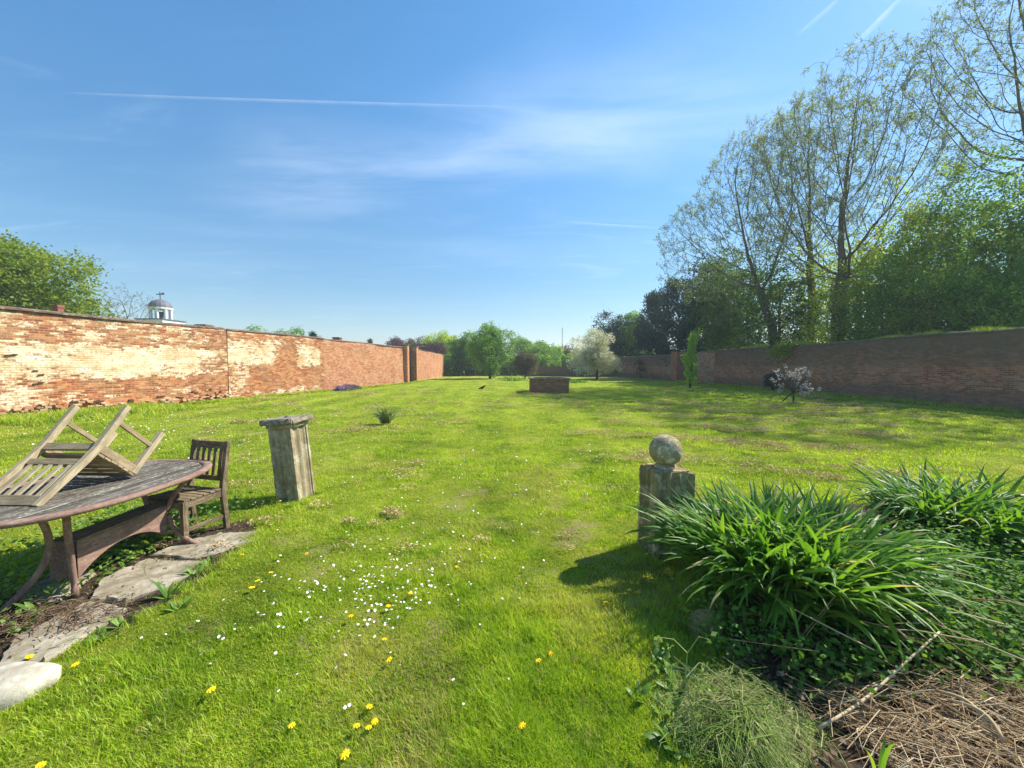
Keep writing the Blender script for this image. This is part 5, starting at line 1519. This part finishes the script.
# pink blossom sapling with stake
g0 = G(793, 403.5)
t = empty('blossom_sapling', (g0.x, g0.y, 0)); tag(t, 'small young tree with pale pink blossom on the right lawn', 'tree')
m = MB(); tips = []
m.tube([(0, 0, 0), (0.02, 0, 0.3), (-0.02, 0, 0.62)], [0.05, 0.045, 0.04], 8)
rs = np.random.default_rng(77)
for i in range(9):
    a = i * 0.7 + rs.normal(0, 0.3); r1 = rs.uniform(0.4, 0.85); z1 = rs.uniform(0.7, 1.6)
    e = np.array([r1 * math.cos(a), r1 * math.sin(a), z1])
    md = np.array([-0.02, 0, 0.6]) * 0.45 + e * 0.55 + rs.normal(0, 0.06, 3)
    m.tube([(-0.02, 0, 0.55), md, e], [0.028, 0.018, 0.008], 6); tips += [e, md * 0.3 + e * 0.7]
    for k in range(3):
        e2 = e + rs.normal(0, 0.2, 3); m.tube([md, (md + e2) / 2 + rs.normal(0, 0.04, 3), e2], [0.012, 0.009, 0.004], 5); tips.append(e2)
m.build('trunk', M['bark'], t, smooth=True)
tp = np.array(tips)
P = tp[rs.integers(0, len(tp), 620)] + rs.normal(size=(620, 3)) * 0.07
V, F = leafquads(P, 0.085, aspect=0.8); mk('blossom', V, F, M['petal'], t, attr={'v': np.repeat(rs.random(620), 4)})
P = tp[rs.integers(0, len(tp), 900)] + rs.normal(size=(900, 3)) * 0.11
V, F = leafquads(P, 0.055, aspect=0.5); mk('leaves', V, F, M['leaf_grey'], t, attr={'v': np.repeat(rs.random(900), 4)})
m = MB(); m.tube([(-0.62, 0.05, 0), (-0.30, 0.03, 0.32), (-0.02, 0.0, 0.58)], 0.03, 7); m.build('support_stake', M['bark'], t); t.scale = (0.86, 0.86, 0.88)

# dark shrub against the right wall
def bush(name, loc, R3, leafm, n, leaf, label, seed, cat='bush', cs=0.09, lumps=14):
    rs = np.random.default_rng(seed)
    P, v, lc = crown_pts((0, 0, R3[2]), R3, n, lumps, rs, 0.8, 0, 24, cs)
    P = P[P[:, 2] > 0.02]; V, F = leafquads(P, leaf)
    t = empty(name, loc); tag(t, label, cat)
    mk('foliage', V, F, M[leafm], t, attr={'v': np.repeat(v[:len(P)], 4)})
    m = MB()
    for q in lc: m.tube([(0, 0, 0), (q[0] * 0.4, q[1] * 0.4, q[2] * 0.6), q], [0.04, 0.03, 0.01], 5)
    m.build('stems', M['bark'], t)
    return t
g0 = G(776, 396); bush('evergreen_shrub', (17.5, 25.7, 0), (0.42, 0.6, 0.62), 'leaf_yew', 5000, 0.09, 'small dark evergreen shrub against the right wall left of the blossom sapling', 31)
# ivy over the wall top
C = []
for i in range(70):
    q = rng.normal(0, 0.55); z = 2.95 - abs(rng.normal(0, 0.35)); C.append((0 - rng.uniform(0.0, 0.22), q, z))
for i in range(22): C.append((rng.uniform(0, 0.4), rng.normal(0, 0.7), 3.02 + rng.uniform(0, 0.15)))
C = np.array(C); P = np.repeat(C, 26, 0) + rng.normal(size=(len(C) * 26, 3)) * np.array([0.06, 0.14, 0.12])
V, F = leafquads(P, 0.10)
o = mk('ivy_patch', V, F, M['leaf_yel'], loc=(rx(25.6) - 0.05, 25.6, 0), attr={'v': np.repeat(rng.random(len(P)), 4)}); tag(o, 'patch of ivy hanging over the top of the right wall', 'ivy')
# grass & moss fringe on right wall top
X = rng.uniform(5, 35, 16000); X = X[vn(X, X * 0 + 3, 0.9, 12) > 0.55][:9000]; X = np.resize(X, 9000); xx = rx(X) + rng.uniform(0, 0.4, 9000)
P = np.stack([xx, X, np.full(9000, 2.99)], -1)
V, F, K = blades(P, rng.uniform(0.05, 0.24, 9000) * (0.4 + vn(X, X * 0, 2.0, 9)), np.full(9000, 0.014), rng.uniform(0.1, 1.2, 9000), seg=2)
tag(mk('wall_top_growth', V, F, M['grass'], attr={'v': np.repeat(rng.random(9000), K), 'dry': np.repeat((rng.random(9000) < 0.4) * 0.6, K)}), 'thin grass and moss growing along the top of the right wall', 'grass', kind='stuff')

# ------------------------------------------------------------------ far trees, centre
def at(px, y): return ((px - 512) / FPX * y, y, 0)
def top(py, y): return CAM_H + (365 - py) / FPX * y
leafy_tree('green_tree', at(490, 48), 7.3, (3.0, 2.8, 3.9), 3.7, 'leaf_bright', 26000, 0.19, 1, 'bright green broad tree at the centre of the far end', lumps=30, csig=0.22, trunk_r=0.14)
leafy_tree('green_tree', at(459, 60), 7.0, (2.4, 2.2, 2.9), 3.8, 'leaf_mid', 10000, 0.17, 2, 'small dark green tree between the left wall end and the bright green tree', lumps=18, csig=0.2, trunk_r=0.12)
leafy_tree('green_tree', at(474, 60.5), 7.4, (2.6, 2.4, 3.4), 3.8, 'leaf_bright', 12000, 0.18, 3, 'darker green tree half behind the bright green one, on its left', lumps=20, csig=0.2, trunk_r=0.12)
bush('round_bush', at(525, 49), (1.75, 1.7, 1.85), 'leaf_brown', 14000, 0.13, 'round olive-brown bush right of the bright green tree', 11, cs=0.14, lumps=40)
leafy_tree('blossom_tree', at(597, 45), 5.8, (3.5, 3.1, 3.0), 3.0, 'leaf_blossom', 26000, 0.16, 5, 'white flowering tree right of the brick tank', lumps=34, csig=0.2, trunk_r=0.12, shell=0.8)
k = 6
for (px, yy, tp_, w_, mt, lb, nm) in (
    (540, 66, 338, 5.0, 'leaf_bright', 'rounded green tree rising behind the olive-brown bush', 'green_tree'),
    (554, 70, 347, 3.2, 'leaf_mid', 'dark green tree behind the low far wall, left of the blossom tree', 'green_tree'),
    (520, 78, 336, 4.5, 'leaf_mid', 'hazy tree behind, right of the bright green tree top', 'green_tree'),
    (572, 80, 345, 5.0, 'leaf_brown', 'pale brownish tree behind the left side of the blossom tree', 'spring_tree'),
    (440, 72, 325, 4.6, 'leaf_yel', 'tall olive tree above the far end of the left wall', 'spring_tree'),
    (420, 78, 331, 4.6, 'leaf_brown', 'rounded brownish tree above the gateway', 'spring_tree'),
    (397, 82, 337, 5.0, 'leaf_copper', 'purple-leaved tree just above the orange wall and gateway', 'copper_tree'),
    (434, 68, 340, 5.0, 'leaf_copper', 'copper-leaved tree over the far wall stretch beyond the gateway', 'copper_tree'),
    (455, 76, 332, 4.2, 'leaf_yel', 'yellow-green tree left of the bright green centre tree', 'spring_tree'),
    (604, 74, 338, 5.0, 'leaf_mid', 'green tree showing between the blossom tree and dark conifers', 'green_tree')):
    H = top(tp_, yy)
    leafy_tree(nm, at(px, yy), H, (w_ * 0.72, w_ * 0.7, H * 0.42), H * 0.58, mt, 9000, 0.26, 40 + k, lb, lumps=20, csig=0.3, trunk_r=0.2); k += 1
# distant hedge closing the view below the trees
for i, (x0, lb) in enumerate(((-14, 'dark hedge at the far left behind the wall end'), (8, 'dark hedge behind the low far wall on the right'))):
    rs = np.random.default_rng(200 + i)
    C = np.stack([rs.uniform(0, 20, 26000), rs.normal(0, 0.8, 26000), np.abs(rs.random(26000)) * (2.6 + 1.0 * vn(rs.uniform(0, 20, 26000), 0, 2, 4))], -1)
    V, F = leafquads(C, 0.28)
    tag(mk('hedge', V, F, M['leaf_mid'], loc=(x0, 62, 0), attr={'v': np.repeat(rs.random(26000), 4)}), lb, 'hedge')
# conifers right of centre
for (px, yy, tp_, w_, mt, cone, lb, nm, up) in (
    (618, 60, 308, 4.4, 'leaf_yew', 0, 'dark rounded evergreen at the left end of the conifers', 'yew_tree', None),
    (634, 58, 313, 3.2, 'leaf_mid', 0, 'duller green evergreen between two dark conifers', 'evergreen_tree', None),
    (656, 52, 292, 3.8, 'leaf_yew', 0.9, 'pointed blue-black conifer above the far right wall', 'conifer', 0.5),
    (680, 47, 278, 4.6, 'leaf_yew', 0.95, 'tall blue-black conifer behind the slim green tree', 'conifer', 0.5),
    (706, 42, 262, 4.8, 'leaf_yew', 0.9, 'tallest dark conifer touching the bare trees', 'conifer', 0.5)):
    H = top(tp_, yy)
    leafy_tree(nm, at(px, yy), H, (w_, w_ * 0.9, H * 0.49), H * 0.5, mt, 20000, 0.26, 60 + k, lb, lumps=44 if cone else 26, csig=0.32, cone=cone, up=up, trunk_r=0.2, cluster=24); k += 1

# ------------------------------------------------------------------ right-hand trees
TR = [ # px, depth, top py, half width, material, leaves, size, label
    (722, 36, 262, 3.4, 'leaf_deep', 20000, 0.20, 'mid green tree beside the tall dark conifer'),
    (748, 31, 250, 3.6, 'leaf_deep', 20000, 0.18, 'rounded green tree under the leftmost bare crown'),
    (776, 29, 262, 3.2, 'leaf_deep', 20000, 0.17, 'green tree behind the blossom sapling, above the ivy'),
    (812, 28.5, 245, 3.0, 'leaf_yel', 13000, 0.16, 'light yellow-green tree among the bare trunks'),
    (858, 26, 240, 3.0, 'leaf_yel', 13000, 0.16, 'light green tree just right of the main bare trunk'),
    (905, 24.5, 192, 3.6, 'leaf_yel', 24000, 0.155, 'tall pale green tree left of the big green crowns'),
    (948, 23, 178, 3.9, 'leaf_mid', 30000, 0.15, 'big green tree second from the right edge'),
    (1000, 21.5, 160, 4.0, 'leaf_mid', 34000, 0.15, 'big green tree at the right edge of the photo'),
    (1060, 19, 150, 4.2, 'leaf_yel', 20000, 0.16, 'green tree just outside the right edge'),
    (880, 23, 272, 2.4, 'leaf_mid', 18000, 0.14, 'low bushy tree just behind the right wall, left part'),
    (970, 19.2, 262, 2.2, 'leaf_mid', 18000, 0.13, 'low bushy tree just behind the right wall, right part'),
    (1015, 18.3, 262, 2.2, 'leaf_mid', 14000, 0.13, 'low bushy tree behind the wall at the right edge'),
    (925, 21.2, 262, 2.2, 'leaf_yel', 15000, 0.13, 'low light green bushy tree behind the middle of the right wall'),
    (840, 25.2, 285, 2.0, 'leaf_yel', 9000, 0.13, 'low yellow-green growth at the foot of the main bare trunk'),
]
for (px, yy, tp_, w_, mt, n_, ls, lb) in TR:
    x, y, z = at(px, yy); x = max(x, rx(yy) + w_ * 0.85); y = x / ((px - 512) / FPX) if px < 1050 else yy
    H = top(tp_ - 10, y)
    leafy_tree('woodland_tree' if H > 6 else 'woodland_bush', (x, y, 0), H, (w_ * y / yy, w_ * y / yy, H * 0.47), H * 0.53, mt, int(n_ * 0.62), ls * 1.1, 80 + k, lb, lumps=60, csig=0.24, trunk_r=0.14, shell=0.85, group=None, cluster=26, bark='bark_grey'); k += 1

env_tree('bare_tree', (21.9, 26.0, 0), [((0.8, 0, 14.6), (5.3, 5, 7.3)), ((-1.8, 0, 13.5), (4.4, 4, 6.0)), ((2.6, 0, 12.5), (3.4, 4, 5.5))], 4.0, 11, 'tall budding tree with the thickest trunk, middle of the bare trees', N_=3900, tr=0.38)
env_tree('bare_tree', (20.9, 30.5, 0), [((-2.0, 0, 14.0), (4.4, 4.2, 6.4)), ((-5.4, 0, 10.8), (4.0, 3.4, 4.4))], 4.5, 15, 'budding tree leaning left, leftmost of the bare trees', N_=4000, tr=0.28, lean=(-0.10, 0))
env_tree('bare_tree', (22.6, 29.2, 0), [((-0.9, 0, 15.3), (4.2, 4, 6.6))], 6.0, 23, 'slender budding tree between the leaning one and the thick trunk', N_=1700, tr=0.24)
env_tree('bare_tree', (29.0, 21.5, 0), [((-1.0, 0, 18.6), (5.0, 5, 6.6))], 6.0, 31, 'tall budding tree at the upper right corner', N_=3900, tr=0.34)

# ------------------------------------------------------------------ behind the left wall
leafy_tree('oak_tree', (-32.9, 25, 0), 10.6, (5.9, 5.5, 4.5), 6.2, 'leaf_oak', 42000, 0.22, 301, 'large leafy green tree behind the near left wall', lumps=40, csig=0.3, trunk_r=0.4, cluster=24)
env_tree('bare_tree', (-44.9, 45, 0), [((0, 0, 8.0), (2.7, 2.7, 2.6))], 4.5, 41, 'small pale half-bare tree beside the white cupola', N_=650, tr=0.2, leafm='leaf_brown', leaf=0.12, twigs=2, per=2)
for i, (px, yy, tp_, w_, lb) in enumerate(((262, 34, 327, 1.7, 'leftmost green shrub top above the left wall'), (278, 35, 330, 1.4, 'second green shrub top above the left wall'), (294, 36, 328, 1.8, 'third green shrub top above the left wall'), (318, 45, 336, 0.8, 'small bare-looking treetop beside the pointed conifer above left wall'))):
    H = top(tp_, yy); leafy_tree('garden_tree', at(px, yy), H, (w_, w_, H * 0.3), H * 0.72, 'leaf_bright' if i < 3 else 'leaf_brown', 3500, 0.13, 310 + i, lb, lumps=12, csig=0.16, trunk_r=0.1)
for i, (px, yy, tp_, lb) in enumerate(((313, 46, 332, 'pointed dark conifer top above the left wall, nearer one'), (370, 60, 340, 'pointed dark conifer top above the orange wall stretch'))):
    H = top(tp_, yy); leafy_tree('conifer', at(px, yy), H, (1.1, 1.1, H * 0.49), H * 0.5, 'leaf_yew', 5000, 0.15, 320 + i, lb, lumps=20, cone=0.8, up=0.6, csig=0.14, trunk_r=0.1)

# stable block with cupola
sb = empty('stable_block', (-54.3, 60, 0)); tag(sb, 'building with white domed cupola and weather vane behind the left wall', 'building')
m = MB(); m.box((0, 0, 2.6), (14, 7, 5.2)); m.build('wall', M['chimney'], sb)
m = MB(); m.add([(-7.3, -3.8, 5.2), (7.3, -3.8, 5.2), (7.3, 3.8, 5.2), (-7.3, 3.8, 5.2), (-7.3, 0, 7.6), (7.3, 0, 7.6)], [(0, 1, 5, 4), (2, 3, 4, 5), (0, 4, 3), (1, 2, 5), (3, 2, 1, 0)]); m.build('roof', M['slate'], sb)
cu = empty('cupola', (0, 0, 0.25)); cu.parent = sb
MB().box((0, 0, 7.55), (4.0, 4.0, 1.5)).build('base', M['white'], cu, bevel=0.03)
MB().box((0, 0, 8.35), (4.3, 4.3, 0.14)).build('cornice', M['lead'], cu)
m = MB()
for i in range(8):
    a = i * math.pi / 4 + 0.39; m.tube([(1.25 * math.cos(a), 1.25 * math.sin(a), 8.42), (1.25 * math.cos(a), 1.25 * math.sin(a), 10.0)], 0.2, 8)
m.build('columns', M['white'], cu)
m = MB(); m.lathe([(1.35, 10.0), (1.5, 10.02), (1.5, 10.25), (1.4, 10.27)], 16); m.build('ring', M['white'], cu)
m = MB(); m.lathe([(1.46 * math.cos(a), 10.26 + 1.3 * math.sin(a)) for a in np.linspace(0, math.pi / 2 - 0.05, 9)], 16); m.build('dome', M['lead'], cu, smooth=False)
m = MB(); m.lathe([(0.7, 8.42), (0.7, 9.6)], 12); m.build('bell', M['iron'], cu)
m = MB(); m.tube([(0, 0, 11.5), (0, 0, 12.7)], 0.06, 6); m.box((0, 0, 12.35), (1.2, 0.06, 0.14)); m.box((0.45, 0, 12.42), (0.4, 0.05, 0.3)); m.build('weather_vane', M['iron'], cu)
def chimney(px, yy, tp_, w_, label, pots=0):
    H = top(tp_, yy); x, y, z = at(px, yy)
    t = empty('chimney_house', (x, y, 0)); tag(t, label, 'house')
    m = MB(); m.box((0, 0, 1.5), (5, 4, 3.0)); m.build('wall', M['chimney'], t)
    hh = max(min(H - 0.8, 3.2 + 0.05 * yy), 3.1)
    m = MB(); m.add([(-2.7, -2.2, 3), (2.7, -2.2, 3), (2.7, 2.2, 3), (-2.7, 2.2, 3), (-2.7, 0, hh), (2.7, 0, hh)], [(0, 1, 5, 4), (2, 3, 4, 5), (0, 4, 3), (1, 2, 5), (3, 2, 1, 0)]); m.build('roof', M['slate'], t)
    m = MB(); m.box((0, 0, H / 2 + 1), (w_, w_, H - 2)); m.box((0, 0, H - 0.1), (w_ * 1.2, w_ * 1.2, 0.12)); m.build('chimney', M['chimney'], t)
chimney(62, 22, 305.5, 0.3, 'brick chimney stub poking over the near left wall below the big tree')
chimney(206, 40, 325, 1.0, 'low dark chimney top above the left wall right of the cupola')
chimney(325, 48, 339, 0.5, 'small chimney above the left wall beside the pointed conifer')
chimney(338, 50, 337.5, 0.8, 'dark square chimney above the left end of the orange wall')

# distant radio mast
x, y, z = at(562, 160); t = empty('radio_mast', (x, y, 0)); tag(t, 'thin distant radio mast on the horizon right of centre', 'mast')
m = MB()
H = top(328, 160)
for sx_, sy_ in ((-1, -1), (1, -1), (0, 1)): m.tube([(sx_ * 0.14, sy_ * 0.14, 0), (sx_ * 0.10, sy_ * 0.10, H)], 0.04, 4)
for i in range(24): m.tube([(-0.13, -0.13, i * H / 24), (0.12, -0.12, (i + 1) * H / 24)], 0.025, 3)
m.build('lattice', M['lead'], t)

# ------------------------------------------------------------------ contrails (thin ice trails high above)
def contrail(a, b, wd, alpha, label):
    h = 9000
    def sk(px, py):
        x = (px - 512) / FPX; yv = (384 - py) / FPX; cp, sp_ = math.cos(PITCH), math.sin(PITCH)
        d = Vector((x, cp + yv * sp_, -sp_ + yv * cp)); return d * (h / d.z)
    A, B = sk(*a), sk(*b); d = (B - A); L_ = d.length; d.normalize(); s = Vector((-d.y, d.x, 0))
    m = MB(); n = 24
    V = []
    for i in range(n + 1):
        t_ = i / n; c = A.lerp(B, t_) + s * (L_ * 0.004 * math.sin(t_ * 3 + 1)); ww = wd * (0.35 + 0.65 * math.sin(math.pi * min(1, t_ * 0.9 + 0.05)))
        for q, zz in ((-1, 0), (-0.5, 60), (0, 90), (0.5, 60), (1, 0)): V.append(c + s * ww * q + Vector((0, 0, zz)))
    F = [(i * 5 + j, (i + 1) * 5 + j, (i + 1) * 5 + j + 1, i * 5 + j + 1) for i in range(n) for j in range(4)]
    al = np.array([[0, 0.6, 1, 0.6, 0][j] * math.sin(math.pi * min(max(i / n, 0.0), 1.0)) ** 0.6 for i in range(n + 1) for j in range(5)])
    mm = NM('ice_trail', 1, 0); mm.base((0.9, 0.9, 0.9))
    tr = mm.n('ShaderNodeBsdfTransparent'); tl = mm.n('ShaderNodeBsdfTranslucent'); tl.inputs[0].default_value = (0.9, 0.9, 0.9, 1)
    mm.b.inputs['Roughness'].default_value = 1
    add = mm.n('ShaderNodeMixShader'); add.inputs[0].default_value = 0.8; mm.l(mm.b.outputs[0], add.inputs[1]); mm.l(tl.outputs[0], add.inputs[2])
    ms2 = mm.n('ShaderNodeMixShader'); nz = mm.noise(mm.map(mm.co(), (1e-3, 1e-3, 1e-3)), 1.2, 4, 0.6)
    mm.l(mm.math('MULTIPLY', mm.math('MULTIPLY', mm.attr('a'), mm.mr(nz, 0.3, 0.7, 0.4, 1.0)), alpha), ms2.inputs[0]); mm.l(tr.outputs[0], ms2.inputs[1]); mm.l(add.outputs[0], ms2.inputs[2]); mm.l(ms2.outputs[0], mm.out.inputs[0])
    o = mk('contrail', V, np.array(F), mm.m, attr={'a': al}, smooth=True); tag(o, label, 'contrail'); o.visible_shadow = True
    return o
contrail((55, 93), (525, 110), 70, 0.20, 'long thin white vapour trail crossing the upper left sky')
contrail((560, 222), (665, 229), 230, 0.18, 'short faint vapour trail left of the bare trees')
contrail((838, 62), (905, -5), 130, 0.26, 'vapour trail running up out of the sky above the bare trees, right one')
contrail((795, 38), (845, -5), 110, 0.16, 'fainter vapour trail running up out of the sky, left one')

# ------------------------------------------------------------------ air
m = MB(); m.box((500, 1500, 13.5), (8000, 6000, 30.5))
hz_ = m.build('haze', None); tag(hz_, 'thin warm summer haze over the garden', 'haze', kind='stuff')
hm = bpy.data.materials.new('haze_air'); hm.use_nodes = True; ht = hm.node_tree; ht.nodes.clear()
ho = ht.nodes.new('ShaderNodeOutputMaterial'); hv = ht.nodes.new('ShaderNodeVolumePrincipled')
hv.inputs['Color'].default_value = (0.86, 0.93, 1.0, 1); hv.inputs['Density'].default_value = 0.0011; hv.inputs['Anisotropy'].default_value = 0.2
ht.links.new(hv.outputs[0], ho.inputs['Volume']); hz_.data.materials.append(hm)
